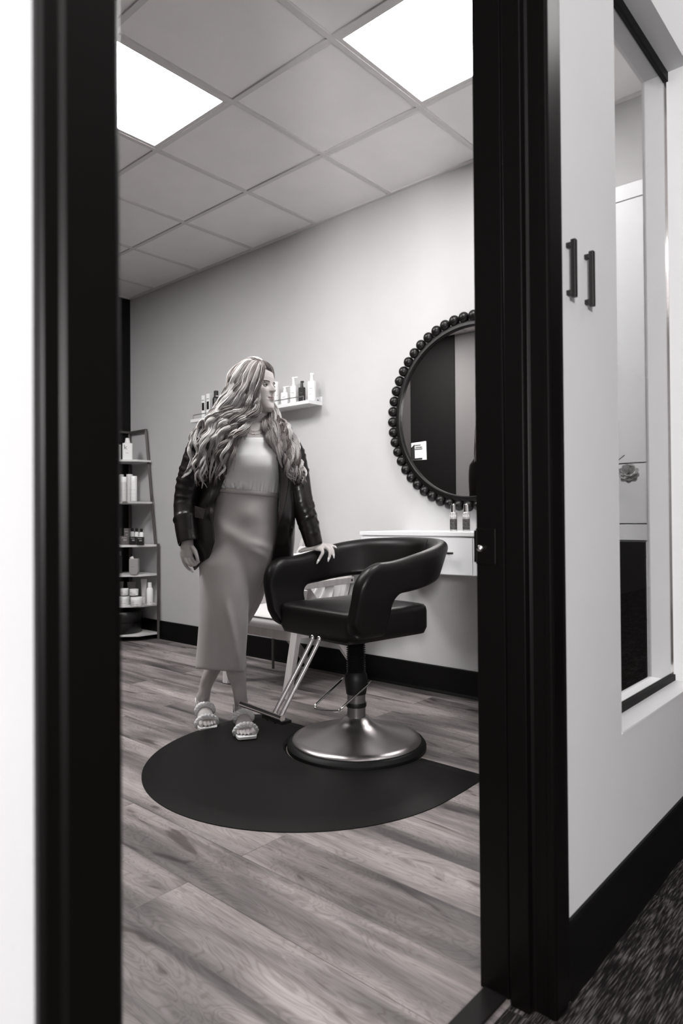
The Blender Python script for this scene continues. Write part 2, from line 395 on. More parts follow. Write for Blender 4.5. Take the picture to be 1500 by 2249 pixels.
# dark full-height accent panel on the front wall (seen in the mirror)
bm = B(); box(bm, -4.34, -3.78, YF, YF+.012, .15, ZC-.004)
struct('trim_3', bm, M_darkwall, 'dark full-height panel on the wall reflected in the mirror', smooth=False)
bm = B(); box(bm, XL+.012, -4.341, YF, YF+.010, .15, ZC-.004)
struct('trim_4', bm, mat('brown_grey_paint', .07, .7, tint=1.5, spec=.2), 'brown grey wall strip reflected at the left of the mirror', smooth=False)
# black bar pulls on the corridor wall beside the door frame
def pull(loc, label):
    t = thing('door_pull', label, 'handle', loc, 0, 'black bar pulls on the corridor wall')
    bm = B(); box(bm, .010, .020, -.006, .006, 0, .120); obj('bar', bm, M_black, t, smooth=False, bevel=.001)
    for z in (.006, .105):
        bm = B(); box(bm, 0, .011, -.006, .006, z, z+.010); obj('post', bm, M_black, t, smooth=False, bevel=.001)
pull((XH, 1.372, 1.418), 'black bar pull nearer the door frame, higher of the two on the white wall')
pull((XH, 1.468, 1.421), 'black bar pull nearer the window, right one of the two on the white wall')

# ---- vanity, tall cabinet, mirror
van = thing('vanity_desk', 'white wall-mounted vanity desk with black bar drawer pulls', 'desk', (-2.345, YB, .69))
vw = 1.26
bm = B(); box(bm, 0, vw, -.392, 0, .187, .207); obj('top', bm, M_white, van, smooth=False, bevel=.0015)
bm = B(); box(bm, .003, .019, -.385, 0, 0, .180); box(bm, .675, .685, -.372, 0, 0, .180); box(bm, vw-.018, vw, -.385, 0, 0, .180); box(bm, .019, vw-.018, -.385, 0, 0, .012); box(bm, .003, vw, -.372, -.36, 0.012, .187); obj('carcass', bm, M_white, van, smooth=False, bevel=.001)
for a, b in ((.0205, .684), (.688, vw-.02)):
    bm = B(); box(bm, a, b, -.389, -.372, .003, .179); dr = obj('drawer', bm, M_white, van, smooth=False, bevel=.001)
    c_ = (a+b)/2; bm = B()
    tube(bm, [(c_-.245, -.420, .107), (c_+.245, -.420, .107)], .0055, 12)
    for s in (-.2, .2): tube(bm, [(c_+s, -.389, .107), (c_+s, -.420, .107)], .004, 8)
    obj('handle', bm, M_black, dr, auto=40)
cab = thing('tall_cabinet', 'tall white cabinet seen through the interior window', 'cabinet', (-1.080, YB-.012, 0))
cw = .348
bm = B(); box(bm, 0, cw-.004, -.32, 0, .0, 2.316); obj('body', bm, M_white, cab, smooth=False)
for z0, z1 in ((2.254, 2.316), (1.183, 2.249), (.938, 1.178), (.870, .933)):
    bm = B(); box(bm, .002, cw, -.340, -.321, z0, z1); obj('door', bm, M_white, cab, smooth=False, bevel=.001)
bm = B(); box(bm, .002, .178, -.340, -.321, .06, .862); obj('lower_door', bm, mat('black_panel', .006, .35, tint=3, spec=.25), cab, smooth=False, bevel=.001)
for z0, z1 in ((.806, .862), (.556, .802), (.306, .552), (.06, .302)):
    bm = B(); box(bm, .182, cw, -.340, -.321, z0, z1); obj('drawer', bm, M_white, cab, smooth=False, bevel=.001)

MC, MR = (-1.8855, 1.532), .5045
mir = thing('round_mirror', 'round wall mirror framed by a ring of black wooden beads', 'mirror', (MC[0], YB, MC[1]))
M_mirror = mat('mirror_glass', 0.72, 0.012, metal=1.0, tint=0.3)
bm = B(); lathe(bm, [(.001, .0), (.470, .0), (.470, .022), (.001, .022)], n=96); obj('glass', bm, M_mirror, mir, auto=30, rot=(PI/2, 0, 0))
bm = B()
prof = [(.452, .014), (.452, .034), (.457, .038), (.476, .038), (.482, .034), (.482, .002), (.452, .002)]
rings = [[((r)*math.cos(2*PI*k/120), (r)*math.sin(2*PI*k/120), z) for r, z in prof] for k in range(121)]
loft(bm, rings, True, False); obj('rim', bm, mat('black_stained_wood', .004, .4, tint=4, spec=.3), mir, auto=35, rot=(PI/2, 0, 0))
M_bead = mat('black_wood_bead', .004, .36, tint=4, spec=.4)
bm = B(); bmesh.ops.create_uvsphere(bm, u_segments=24, v_segments=16, radius=.0292)
bead0 = None
for k in range(53):
    a = math.radians(86+k*360/53)
    if bead0 is None: o = bead0 = obj('bead', bm, M_bead, mir)
    else: o = bead0.copy(); COL.objects.link(o)
    o.parent = mir; o.location = (MR*math.cos(a), -.031, MR*math.sin(a))
# sticker on the mirror
st = thing('sticker', 'small black and white sticker low on the left of the mirror', 'sticker', (-2.213, YB-.0235, 1.344))
M_paper = mat('sticker_white', .78, .5, tint=0); M_ink = mat('sticker_black', .008, .5)
bm = B(); loft(bm, [[(x, y, z) for x, z in ((-.052, -.050), (.050, -.052), (.047, .052), (-.053, .048))] for y in (0, -.0006)]); obj('backing', bm, M_paper, st, smooth=False)
bm = B(); loft(bm, [[(x, y, z) for x, z in ((-.053, .022), (-.030, .040), (-.028, -.050), (-.052, -.050))] for y in (-.0006, -.0009)])
box(bm, -.030, .022, -.0009, -.0006, -.050, -.040)
for z0, x0_, x1_ in ((.028, -.028, .012), (.016, -.024, .022), (.006, -.028, .020)): 
    x = x0_
    while x < x1_:
        wl = random.uniform(.0035, .006); box(bm, x, x+wl, -.0009, -.0006, z0, z0+.008); x += wl+.0015
obj('print', bm, M_ink, st, smooth=False)

# ---- two serum bottles on the desk
def serum(loc, label):
    t = thing('serum_bottle', label, 'bottle', loc, 0, 'hair serum bottles on the desk')
    bm = B(); lathe(bm, [(.001, 0), (.0185, 0), (.019, .002), (.019, .094), (.017, .097), (.001, .097)], n=28); obj('bottle', bm, mat('printed_silver_bottle', .50, .22, metal=.55, tint=.6, noise=.25, nscale=60), t, auto=40)
    bm = B(); lathe(bm, [(.001, .097), (.0125, .097), (.0125, .134), (.0095, .136), (.0095, .142), (.001, .143)], n=24); obj('cap', bm, M_chrome, t, auto=40)
    cu = bpy.data.curves.new('lettering', 'FONT'); cu.body = 'HAIR'; cu.size = .021; cu.align_x = 'CENTER'; cu.extrude = .0003
    tmp = bpy.data.objects.new('tmp', cu); COL.objects.link(tmp); bpy.context.view_layer.update()
    me = bpy.data.meshes.new_from_object(tmp); bpy.data.objects.remove(tmp)
    ang0 = math.radians(-48)
    for v in me.vertices:
        a = -PI/2 + ang0*0 + v.co.x/.0193*0.82; rr = .0194+v.co.z
        v.co = (rr*math.cos(a+.55), rr*math.sin(a+.55), .070+v.co.y)
    lo = bpy.data.objects.new('lettering', me); COL.objects.link(lo); me.materials.append(M_paper); lo.parent = t
    bm = B()
    for z0, z1 in ((.008, .062),):
        rings = [[(rr*math.cos(a), rr*math.sin(a), z) for rr, z in ((.0191, z0), (.0195, z0), (.0195, z1), (.0191, z1))] for a in [-PI/2+.55-1.2+2.4*k/16 for k in range(17)]]
        loft(bm, rings)
    obj('label_band', bm, mat('dark_label_print', .05, .4, noise=.9, nscale=150), t, auto=30)
serum((-1.887, 3.00, .897), 'silver hair serum bottle, left of the two on the desk')
serum((-1.812, 3.00, .897), 'silver hair serum bottle, right of the two on the desk, near the door frame')
def onY(px, py, Y):
    d = fw + (px-750)/F_PX*rt - (py-1124.5)/F_PX*up
    return Vector((0, 0, CAM_H)) + d*(Y/d.y)
# ================================================================== SALON CHAIR AND MAT
CH = (-1.873, 2.203); CH_R = math.atan2(.13, -.99)
def mat_outline(o):
    """outline of the mat shrunk by o: half ellipse toward the door, straight far edge with a notch for the chair base"""
    cx, cy = -1.925, 1.975; pts = []
    for k in range(49):
        a = PI + PI*k/48; pts.append((cx+(.645-o)*math.cos(a), cy+(.655-o)*math.sin(a)))
    yb = 2.262-o
    pts += [(cx+.645-o, 2.10), (cx+.64-o, yb-.03), (cx+.615-o, yb)]
    R = .298+o*.2; dy = yb-CH[1]; dx = math.sqrt(R*R-dy*dy); a0 = math.atan2(dy, dx)
    for k in range(25):
        a = a0 - (PI+2*a0)*k/24; pts.append((CH[0]+R*math.cos(a), CH[1]+R*math.sin(a)))
    pts += [(cx-.615+o, yb), (cx-.64+o, yb-.03), (cx-.645+o, 2.10)]
    return pts
bm = B(); loft(bm, [[(x, y, z) for x, y in mat_outline(o)] for o, z in ((0, 0), (0, .003), (.060, .014), (.075, .015))])
fm = obj('floor_mat', bm, M_matrub, auto=40)
tag(fm, 'black anti-fatigue floor mat with sloping rim under the salon chair', 'mat')

ch = thing('salon_chair', 'black leather hydraulic salon chair with a wraparound back and round steel base', 'chair', (CH[0], CH[1], 0), CH_R)
# base: brushed trumpet disc on a rubber rim
bm = B(); lathe(bm, [(.001, .034), (.276, .034), (.284, .030), (.293, .018), (.293, .003), (.288, 0), (.001, 0)], n=72); obj('rubber_rim', bm, M_rubber, ch, auto=30)
bm = B(); lathe(bm, [(.268, .030), (.272, .036), (.268, .043), (.24, .050), (.19, .061), (.14, .076), (.10, .092), (.07, .109), (.05, .130), (.001, .130)], n=72); obj('base', bm, M_brushed, ch, auto=60)
bm = B(); lathe(bm, [(.001, .10), (.0385, .10), (.0385, .245), (.001, .245)], n=40); obj('column', bm, mat('satin_column', .13, .35, metal=.7, tint=1.2), ch, auto=40)
bm = B(); lathe(bm, [(.001, .172), (.042, .172), (.043, .175), (.043, .186), (.042, .19), (.001, .19)], n=40); obj('collar', bm, M_rubber, ch, auto=40)
bm = B(); lathe(bm, [(.001, .226), (.042, .226), (.047, .262), (.049, .285), (.046, .305), (.038, .318), (.001, .318)], n=40); obj('pump_housing', bm, M_rubber, ch, auto=40)
prof = [(.001, .316)]
z = .316
for k in range(17):
    r1 = .034 if k < 9 else .030; prof += [(r1, z), (.041, z+.0045)]; z += .009
prof += [(.024, z), (.018, z+.004), (.018, .505), (.001, .505)]
bm = B(); lathe(bm, prof, n=36); obj('bellows', bm, M_rubber, ch, auto=20)
# pump pedal loop
def lp(px, py, D): return ch_inv @ P(px, py, D)
ch_inv = (Matrix.Translation((CH[0], CH[1], 0)) @ Matrix.Rotation(CH_R, 4, 'Z')).inverted()
ped = [lp(755, 1489, 2.93), lp(700, 1541, 2.80), lp(692, 1552, 2.78), lp(698, 1557, 2.765), lp(735, 1561, 2.66), lp(748, 1559, 2.64), lp(757, 1549, 2.65), lp(815, 1497, 2.82)]
bm = B(); tube(bm, [Vector(v) for v in spline([tuple(p) for p in ped], 40)], .0048, 10); obj('pump_pedal', bm, M_chrome, ch)
# seat
def rbox(bm, x0, x1, y0, y1, z0, z1, r, crown=0.0, n=10):
    """cushion: superelliptic rounded slab"""
    cx, cy = (x0+x1)/2, (y0+y1)/2; hx, hy = (x1-x0)/2, (y1-y0)/2
    def ring(ins, z, cr=0):
        pts = []
        for cxx, cyy, a0 in ((1, 1, 0), (-1, 1, 90), (-1, -1, 180), (1, -1, 270)):
            rc = .055
            for k in range(n+1):
                a = math.radians(a0+90*k/n)
                pts.append((cx+cxx*(hx-rc)+math.cos(a)*(rc-ins), cy+cyy*(hy-rc)+math.sin(a)*(rc-ins), z))
        return pts
    rings = [ring(r*.9, z0), ring(r*.4, z0+r*.15), ring(0, z0+r)]
    rings += [ring(0, z1-r), ring(r*.12, z1-r*.5), ring(r*.4, z1-r*.14), ring(r, z1)]
    def shrink(f, z): return [(cx+(p[0]-cx)*f, cy+(p[1]-cy)*f, z) for p in ring(r, z1)]
    rings += [shrink(.8, z1+crown*.6), shrink(.5, z1+crown*.9), shrink(.15, z1+crown)]
    return loft(bm, rings)
bm = B(); rbox(bm, -.248, .248, -.205, .235, .486, .610, .028, .012); obj('seat', bm, M_leather, ch, auto=60)
bm = B(); box(bm, -.12, .12, -.14, .16, .462, .484); obj('seat_bracket', bm, M_black, ch, smooth=False, bevel=.004)
# wraparound shell
def shell_path(n):
    pts = []; a_, b_, ys = .285, .275, -.03
    L1 = .26-ys
    for k in range(n):
        t = k/(n-1)
        pts.append(t)
    path = []
    for k in range(60): path.append((-a_, .262-(.262-ys)*k/60))
    for k in range(90):
        a = PI + PI*k/89; path.append((a_*math.cos(a), ys + b_*math.sin(a)))
    for k in range(1, 61): path.append((a_, ys+(.262-ys)*k/60))
    return path
path = shell_path(0); rings = []; M = len(path); path_np = np.array(path)
for i, (x, y) in enumerate(path):
    tx, ty = path_np[min(i+1, M-1)] - path_np[max(i-1, 0)]; l = math.hypot(tx, ty); nx, ny = ty/l, -tx/l   # left normal
    if nx*x+ny*y < 0 and True: nx, ny = -nx, -ny
    rear = sstep(.02, -.24, y)
    ztop = .800 + .078*sstep(.14, -.33, y)
    zbot = .672 + .035*sstep(.06, -.30, y)
    d = .262 - y                      # distance from the front edge
    if d < .115: ztop = ztop - .115 + math.sqrt(max(.115**2-(.115-d)**2, 0))*1.0
    if y > .088: zbot = .506 + .028*sstep(.20, .262, y) + .03*sstep(.235, .262, y)
    elif y > .028: zbot = .672 - (.06 - math.sqrt(max(.06**2-(y-.028)**2, 0)))
    T2 = .036*(0.45+0.55*min(1, d/.03)**.5)
    ring = []; nseg = 40
    for k in range(nseg):
        a = 2*PI*k/nseg; c, s = math.cos(a), math.sin(a)
        # superellipse cross-section
        h = (ztop-zbot)/2; zc = (ztop+zbot)/2
        e = .45
        u = math.copysign(abs(c)**e, c)*T2; 
        hz = h
        rr = min(T2*1.05, h)
        # stadium: straight sides, round ends
        v = s
        zz = zc + math.copysign(min(abs(s)**.75, 1), s)*hz
        endd = hz-abs(zz-zc)
        if zz < zc: rr = .020
        wq = T2*max(0, 1-((rr-min(endd, rr))/rr)**2)**.5
        u = wq*(1 if c >= 0 else -1) if abs(c) > 1e-6 else 0
        lean = (zz-.67)*(.16+.17*rear) if zz > .67 else (zz-.67)*.30
        ring.append((x+nx*(u+lean), y+ny*(u+lean), zz))
    rings.append(ring)
bm = B(); loft(bm, rings); bmesh.ops.remove_doubles(bm, verts=bm.verts[:], dist=.0002)
sh = obj('backrest', bm, M_leather, ch)
md = sh.modifiers.new('remesh', 'REMESH'); md.mode = 'VOXEL'; md.voxel_size = .006; md.use_smooth_shade = True
ms = sh.modifiers.new('smooth', 'SMOOTH'); ms.factor = .6; ms.iterations = 5
# inner seam of the backrest
bm = B()
sp = []
for k in range(14):
    zz = .73+.14*k/13; a = -PI/2-.45; rear = 1; ln = (zz-.67)*.33
    rad = -.036
    sp.append(((.285-.0365+ln)*math.cos(a), -.03+(.275-.0365+ln)*math.sin(a), zz))
tube(bm, sp, .0022, 6); obj('seam', bm, M_rubber, sh)
# footrest: two chrome tubes and a bar with a rubber pad
bm = B()
FT = {}
for s in (-.052, -.010):
    pts = [(s, .24, .50), (s, .262, .455), (s, .41, .252), (s, .425, .230), (s, .432, .221)]
    tube(bm, [Vector(v) for v in spline(pts, 30)], .0088, 12)
obj('footrest_tubes', bm, M_chrome, ch)
bm = B(); tube(bm, [(-.066, .432, .218), (.215, .432, .218)], .012, 14); obj('footrest_bar', bm, M_chrome, ch, auto=40)
bm = B(); box(bm, -.072, .06, .395, .44, .196, .208); 
for q in (.0, .05): tube(bm, [(q, .42, .20), (q, .42, .183)], .004, 8)
obj('footrest_pad', bm, M_rubber, ch, smooth=False, bevel=.003)

# ================================================================== PINE ARMCHAIR
ac = thing('pine_armchair', 'pale pine armchair with cream canvas cushions behind the salon chair', 'chair', (-2.92, 2.56, 0), math.radians(-2))
# local x right, y back; side frames at x=+-.29
def slat(bm, a, b, w_, t_, hint): return beam(bm, a, b, w_, t_, hint)
for s in (-1, 1):
    x = s*.265
    bm = B(); beam(bm, (x+(-.005 if s > 0 else .0), .0, 0), (x+(.095 if s > 0 else -.02), .03, .590), .048, .032, (0, 1, 0)); obj('front_leg', bm, M_wood, ac, smooth=False, bevel=.003)
    bm = B(); beam(bm, (x-s*.035, .66, 0), (x-s*.035+(.03 if s > 0 else 0), .13, .585), .028, .055, (0, 1, .8)); obj('rear_leg', bm, M_wood, ac, smooth=False, bevel=.003)
    bm = B(); beam(bm, (x+s*.055, -.03, .602), (x+s*.055, .45, .612), .055, .036, (0, 0, 1)); ar = obj('armrest', bm, M_wood, ac, smooth=False, bevel=.003)
    bm = B(); tube(bm, [(x+s*.055, .430, .612), (x+s*.055+s*.029, .430, .612)], .007, 12); obj('bolt', bm, M_black, ar, auto=40)
    bm = B(); beam(bm, (x-s*.05, .40, .30), (x-s*.05, .60, .83), .03, .06, (0, 1, -.3)); obj('back_post', bm, M_wood, ac, smooth=False, bevel=.003)
    for zz, yy in ((.36, .018), (.19, .010)):
        pass
bm = B()
beam(bm, (-.27, .03, .335), (.27, .03, .335), .022, .058, (0, 0, 1)); beam(bm, (-.27, .45, .315), (.27, .45, .315), .022, .058, (0, 0, 1))
beam(bm, (-.24, .03, .335), (-.24, .5, .31), .022, .05, (0, 0, 1)); beam(bm, (.24, .03, .335), (.24, .5, .31), .022, .05, (0, 0, 1))
obj('seat_rail', bm, M_wood, ac, smooth=False, bevel=.002)
bm = B(); beam(bm, (-.25, .585, .78), (.25, .585, .78), .02, .06, (0, .3, 1)); beam(bm, (-.25, .50, .56), (.25, .50, .56), .02, .05, (0, .3, 1)); obj('back_rail', bm, M_wood, ac, smooth=False, bevel=.002)
bm = B(); rbox(bm, -.275, .275, -.035, .46, .362, .442, .035, .02); sc = obj('seat_cushion', bm, M_cushion, ac, auto=60)
bm = B(); 
per = []
for cxx, cyy, a0 in ((1, 1, 0), (-1, 1, 90), (-1, -1, 180), (1, -1, 270)):
    for k in range(9):
        a = math.radians(a0+90*k/8); per.append((cxx*.22+math.cos(a)*.054, .2125+cyy*.1925+math.sin(a)*.054, .425))
tube(bm, per+[per[0]], .0028, 6); obj('piping', bm, mat('dark_piping', .06, .7, tint=1.5), sc)
bm = B(); rbox(bm, -.25, .25, -.04, .04, 0, .36, .035, 0.0)
bc = obj('back_cushion', bm, M_cushion, ac, auto=60, loc=(0, .46, .445), rot=(math.radians(-18), 0, 0))
bm = B(); tube(bm, [(-.36, .44, 0), (-.36, .44, .36)], .009, 10); tube(bm, [(-.36, .44, .355), (-.22, .44, .355)], .007, 10); obj('side_bracket', bm, mat('grey_metal', .08, .4, metal=.6, tint=1.2), ac, auto=40)
# throw pillow with gathered folds
pw = thing('throw_pillow', 'white pillow with gathered folds on the pine armchair', 'pillow', (-2.74, 2.79, .47), math.radians(8))
n = 40; vs = []; fs = []
for sgn in (1, -1):
    for i in range(n+1):
        for j in range(n+1):
            u, v = 2*i/n-1, 2*j/n-1
            e = max(0, (1-u**4)*(1-v**4)); th = .07*e**.6
            r_ = math.hypot(u+.2, v+.1); ruffle = .020*math.sin(20*r_+3*math.atan2(v+.1, u+.2))*e
            vs.append((u*.17*(1-.06*v*v), -sgn*(th*.5+ (ruffle if sgn > 0 else 0)), .16+v*.15*(1-.06*u*u)))
for s_ in range(2):
    o_ = s_*(n+1)**2
    for i in range(n):
        for j in range(n):
            q = [o_+i*(n+1)+j, o_+(i+1)*(n+1)+j, o_+(i+1)*(n+1)+j+1, o_+i*(n+1)+j+1]; fs.append(q if s_ == 0 else q[::-1])
po = obj('pillow_body', (vs, fs), mat('white_satin', .72, .38, tint=.2, spec=.5), pw, rot=(math.radians(-16), 0, 0))

# ================================================================== CORNER RACK
CX, CY = -5.228, 3.178
rk = thing('corner_rack', 'corner shelf rack with grey metal frame and marbled white shelves', 'shelf', (CX, CY, 0))
M_rack = mat('bronze_grey_metal', .085, .45, metal=.35, tint=2)
M_marb = mat('white_marble_board', .62, .35, tint=.2, noise=.12, nscale=9)
def poly(f): return [(0.004, -.004), (.425*f, -.004), (.415*f, -.18*f), (.18*f, -.415*f), (.004, -.425*f)]
SH = [(.055, 1.0), (.288, 1.0), (.532, 1.0), (.768, 1.0), (1.117, .84), (1.460, .76)]
for zt, f in SH:
    bm = B(); prism(bm, poly(f), zt-.016, zt); obj('shelf', bm, M_marb, rk, smooth=False, bevel=.001)
def post(a, b, w_=.018):
    bm = B(); beam(bm, a, b, w_, w_, (1, .7, 0) if abs(a[2]-b[2]) > .1 else (0, 0, 1)); obj('post', bm, M_rack, rk, smooth=False, bevel=.001)
post((.434, -.012, 0), (.434, -.012, .775)); post((.012, -.434, 0), (.012, -.434, .775)); post((.010, -.010, 0), (.010, -.010, 1.715))
post((.395, -.012, .768), (.262, -.012, 1.715)); post((.012, -.395, .768), (.012, -.262, 1.715))
for a, b in (((.01, -.012, 1.715), (.27, -.012, 1.715)), ((.012, -.01, 1.715), (.012, -.27, 1.715))): post(a, b)
M_bw = mat('white_plastic', .78, .4, tint=0, spec=.5); M_bg = mat('grey_plastic', .30, .42, tint=.8); M_bb = mat('black_plastic', .012, .35, tint=1.5)
M_bw2 = mat('offwhite_plastic', .62, .45, tint=.3); M_lbl = mat('label_grey', .12, .5)
def span(px0, px1, yb, yt, Y):
    a = onY(px0, yb, Y); b = onY(px1, yb, Y); t = onY((px0+px1)/2, yt, Y)
    wdt = (px1-px0)/F_PX*((a+b)/2 - Vector((0, 0, CAM_H))).dot(fw)
    return (a+b)/2, wdt, t.z
VA = YAW    # items face the camera direction roughly
def rbody(bm, w_, d_, z0, z1, ch_=.15, n=4):
    hx, hy = w_/2, d_/2; c = ch_*min(w_, d_)
    pts = [(hx-c, hy), (-hx+c, hy), (-hx, hy-c), (-hx, -hy+c), (-hx+c, -hy), (hx-c, -hy), (hx, -hy+c), (hx, hy-c)]
    return loft(bm, [[(x*.97, y*.97, z0) for x, y in pts], [(x, y, z0+.003) for x, y in pts], [(x, y, z1-.003) for x, y in pts], [(x*.96, y*.96, z1) for x, y in pts]])
def lines(parent, w_, y, zs, m=None):
    for z, a, b in zs:
        bm = B(); box(bm, a*w_, b*w_, y-.0006, y, z, z+.0022); obj('label_line', bm, m or M_lbl, parent, smooth=False)
def bottle(name, label, cat, loc, kind, w_, h, m, mc, rz=None, group=None, d_=None, txt=None):
    t = thing(name, label, cat, tuple(loc), VA if rz is None else rz, group); d_ = d_ or w_*.6; r = w_/2
    bm = B()
    if kind == 'can':        # aerosol or round bottle with a full-width cap
        lathe(bm, [(.001, 0), (r*.96, 0), (r, .003), (r, h*.78), (.001, h*.78)], n=28); b = obj('body', bm, m, t, auto=40)
        bm = B(); lathe(bm, [(.001, h*.782), (r*1.01, h*.782), (r*1.01, h*.985), (r*.93, h), (.001, h)], n=28); obj('cap', bm, mc, t, auto=40)
        lines(b, w_, -r*.93, [(h*.44, -.25, .3), (h*.28, -.2, .2)])
    elif kind == 'round':    # shouldered round bottle with narrow cap
        lathe(bm, [(.001, 0), (r*.95, 0), (r, .004), (r, h*.68), (r*.8, h*.76), (r*.5, h*.79), (.001, h*.79)], n=28); b = obj('body', bm, m, t, auto=40)
        bm = B(); lathe(bm, [(.001, h*.79), (r*.62, h*.79), (r*.62, h*.99), (r*.55, h), (.001, h)], n=24); obj('cap', bm, mc, t, auto=40)
        lines(b, w_, -r*.93, [(h*.12, -.25, .35)])
    elif kind in ('pump', 'spray', 'rect'):
        hb = {'pump': .66, 'spray': .70, 'rect': .76}[kind]*h
        rbody(bm, w_, d_, 0, hb); b = obj('body', bm, m, t, smooth=False, bevel=.002)
        lines(b, w_, -d_/2, [(hb*.62, -.25, .2), (hb*.34, -.25, .1)] if kind != 'rect' else [(hb*.4, -.2, .1)])
        bm = B(); rn = w_*(.22 if kind != 'rect' else .26)
        lathe(bm, [(.001, hb), (rn*1.1, hb), (rn*1.1, hb+h*.05), (rn, hb+h*.06), (rn*.8, h*.93), (.001, h*.93)], n=20)
        if kind == 'pump': beam(bm, (-rn, 0, h*.96), (rn*3.2, 0, h*.965), rn*1.2, h*.05, (0, 0, 1)); tube(bm, [(0, 0, h*.9), (0, 0, h*.96)], rn*.5, 10)
        elif kind == 'spray': beam(bm, (-rn*.7, 0, h*.96), (rn*1.3, 0, h*.955), rn*1.4, h*.07, (0, 0, 1))
        else: lathe(bm, [(.001, h*.93), (rn*.85, h*.93), (rn*.7, h), (.001, h)], n=20)
        obj({'pump': 'pump_head', 'spray': 'spray_head', 'rect': 'cap'}[kind], bm, mc, t, auto=40)
        if txt:
            cu = bpy.data.curves.new('letter', 'FONT'); cu.body = txt; cu.size = .055; cu.extrude = .0003; cu.align_x = 'CENTER'
            tmp = bpy.data.objects.new('tmp', cu); COL.objects.link(tmp); bpy.context.view_layer.update()
            me = bpy.data.meshes.new_from_object(tmp); bpy.data.objects.remove(tmp)
            lo = bpy.data.objects.new('letter', me); COL.objects.link(lo); me.materials.append(M_lbl); lo.parent = b
            lo.rotation_euler = (PI/2, 0, 0); lo.location = (-w_*.22, -d_/2-.0005, hb*.62)
    elif kind == 'hex':
        c = r*.35; hb = h*.86
        def rg(f, z): return [(x*f, y, z) for x, y in ((-r, -d_/2), (r, -d_/2), (r, d_/2), (-r, d_/2))]
        loft(bm, [rg(.72, 0), rg(1, h*.18), rg(1, hb*.93), rg(.93, hb)]); b = obj('body', bm, m, t, smooth=False, bevel=.004)
        lines(b, w_, -d_/2, [(h*.42, -.3, .1)])
        bm = B(); lathe(bm, [(.001, 0), (r*.40, 0), (r*.40, h*.13), (.001, h*.13)], n=20); obj('cap', bm, mc, t, auto=40, loc=(-r*.45, 0, hb-.004), rot=(0, math.radians(-20), 0))
    elif kind == 'jar':
        lathe(bm, [(.001, 0), (r*.93, 0), (r*.97, .004), (r*.97, h*.62), (.001, h*.62)], n=32); b = obj('body', bm, m, t, auto=40)
        bm = B(); lathe(bm, [(.001, h*.63), (r, h*.63), (r, h*.96), (r*.95, h), (.001, h)], n=32); obj('lid', bm, mc, t, auto=40)
        lines(b, w_, -r*.95, [(h*.2, -.2, .3), (h*.42, -.3, .0)])
    elif kind == 'tube':     # tube standing on its cap, crimped flat at the top
        rings = []
        for f, z in ((0, h*.14), (.05, h*.16), (.4, h*.5), (.8, h*.85), (1, h)):
            rings.append([(math.cos(2*PI*k/24)*r*(.66+.34*f), math.sin(2*PI*k/24)*r*.66*(1-f*.94), z) for k in range(24)])
        loft(bm, rings); b = obj('body', bm, m, t, auto=50)
        bm = B(); lathe(bm, [(.001, 0), (r*.6, 0), (r*.6, h*.14), (.001, h*.14)], n=24); obj('cap', bm, mc, t, auto=40)
        lines(b, w_, -r*.6, [(h*.3, -.25, .3)])
    elif kind == 'box':
        rbody(bm, w_, d_, 0, h, .02); b = obj('carton', bm, m, t, smooth=False, bevel=.001)
        bm = B(); box(bm, -w_*.35, w_*.35, -d_/2-.0007, -d_/2, h*.35, h*.68); box(bm, -w_*.4, w_*.4, -d_/2-.0007, -d_/2, h*.78, h*.80); obj('print', bm, mc, t, smooth=False)
    elif kind == 'boxdark':
        rbody(bm, w_, d_, 0, h, .02); b = obj('carton', bm, m, t, smooth=False, bevel=.001)
        lines(b, w_, -d_/2, [(h*.8, -.3, .3), (h*.6, -.1, .3), (h*.5, -.1, .3)], mc)
    return t
def on_shelf(name, label, cat, px0, px1, yb, yt, Y, zs, kind, m, mc, **k):
    c, w_, zt = span(px0, px1, yb, yt, Y)
    return bottle(name, label, cat, (c.x, c.y, zs+.0005), kind, w_, max(.03, zt-c.z), m, mc, **k)
g5 = 'hair products on the corner rack'
on_shelf('pump_bottle', 'white square bottle printed with a letter k on the top rack shelf', 'bottle', 269.5, 291, 1009, 961, 3.02, 1.460, 'rect', M_bw, M_bw, txt='k', group=g5, rz=VA+.35)
on_shelf('pump_bottle', 'white square bottle on the top rack shelf, half behind the door frame', 'bottle', 246, 265, 1009, 962, 3.00, 1.460, 'rect', M_bw, M_bw, group=g5, rz=VA+.35)
on_shelf('spray_can', 'tall white can at the front right of the second rack shelf', 'bottle', 287, 301, 1102, 1047, 2.955, 1.117, 'can', M_bw, M_bw, group=g5)
on_shelf('spray_can', 'tall white can at the front left of the second rack shelf', 'bottle', 265, 279, 1102, 1048, 2.94, 1.117, 'can', M_bw2, M_bw, group=g5)
on_shelf('spray_can', 'tall can behind and between the two front cans of the second rack shelf', 'bottle', 278, 292, 1098, 1037, 3.07, 1.117, 'can', M_bw2, M_bw2, group=g5)
on_shelf('spray_can', 'tall can at the back left of the second rack shelf', 'bottle', 260, 272, 1098, 1037, 3.04, 1.117, 'can', M_bw2, M_bw2, group=g5)
for k in range(3):
    on_shelf('dropper_bottle', ('first', 'second', 'third')[k]+' from the left of the three black capped bottles with white necks on the rack', 'bottle', 285.5+k*10.2, 295+k*10.2, 1193, 1158, 3.10-.02*k, .768, 'round', M_bw, M_bb, group='black capped bottles on the rack')
on_shelf('product_carton', 'dark carton in front of the black capped bottles, left one', 'box', 285.5, 300, 1196, 1178, 3.0, .768, 'boxdark', M_bb, M_bw2, group=g5, d_=.03)
on_shelf('product_carton', 'dark carton in front of the black capped bottles, right one', 'box', 301, 316, 1196, 1178, 2.985, .768, 'boxdark', M_bb, M_bw2, group=g5, d_=.03)
M_brn = mat('taupe_carton', .10, .5, tint=1.8)
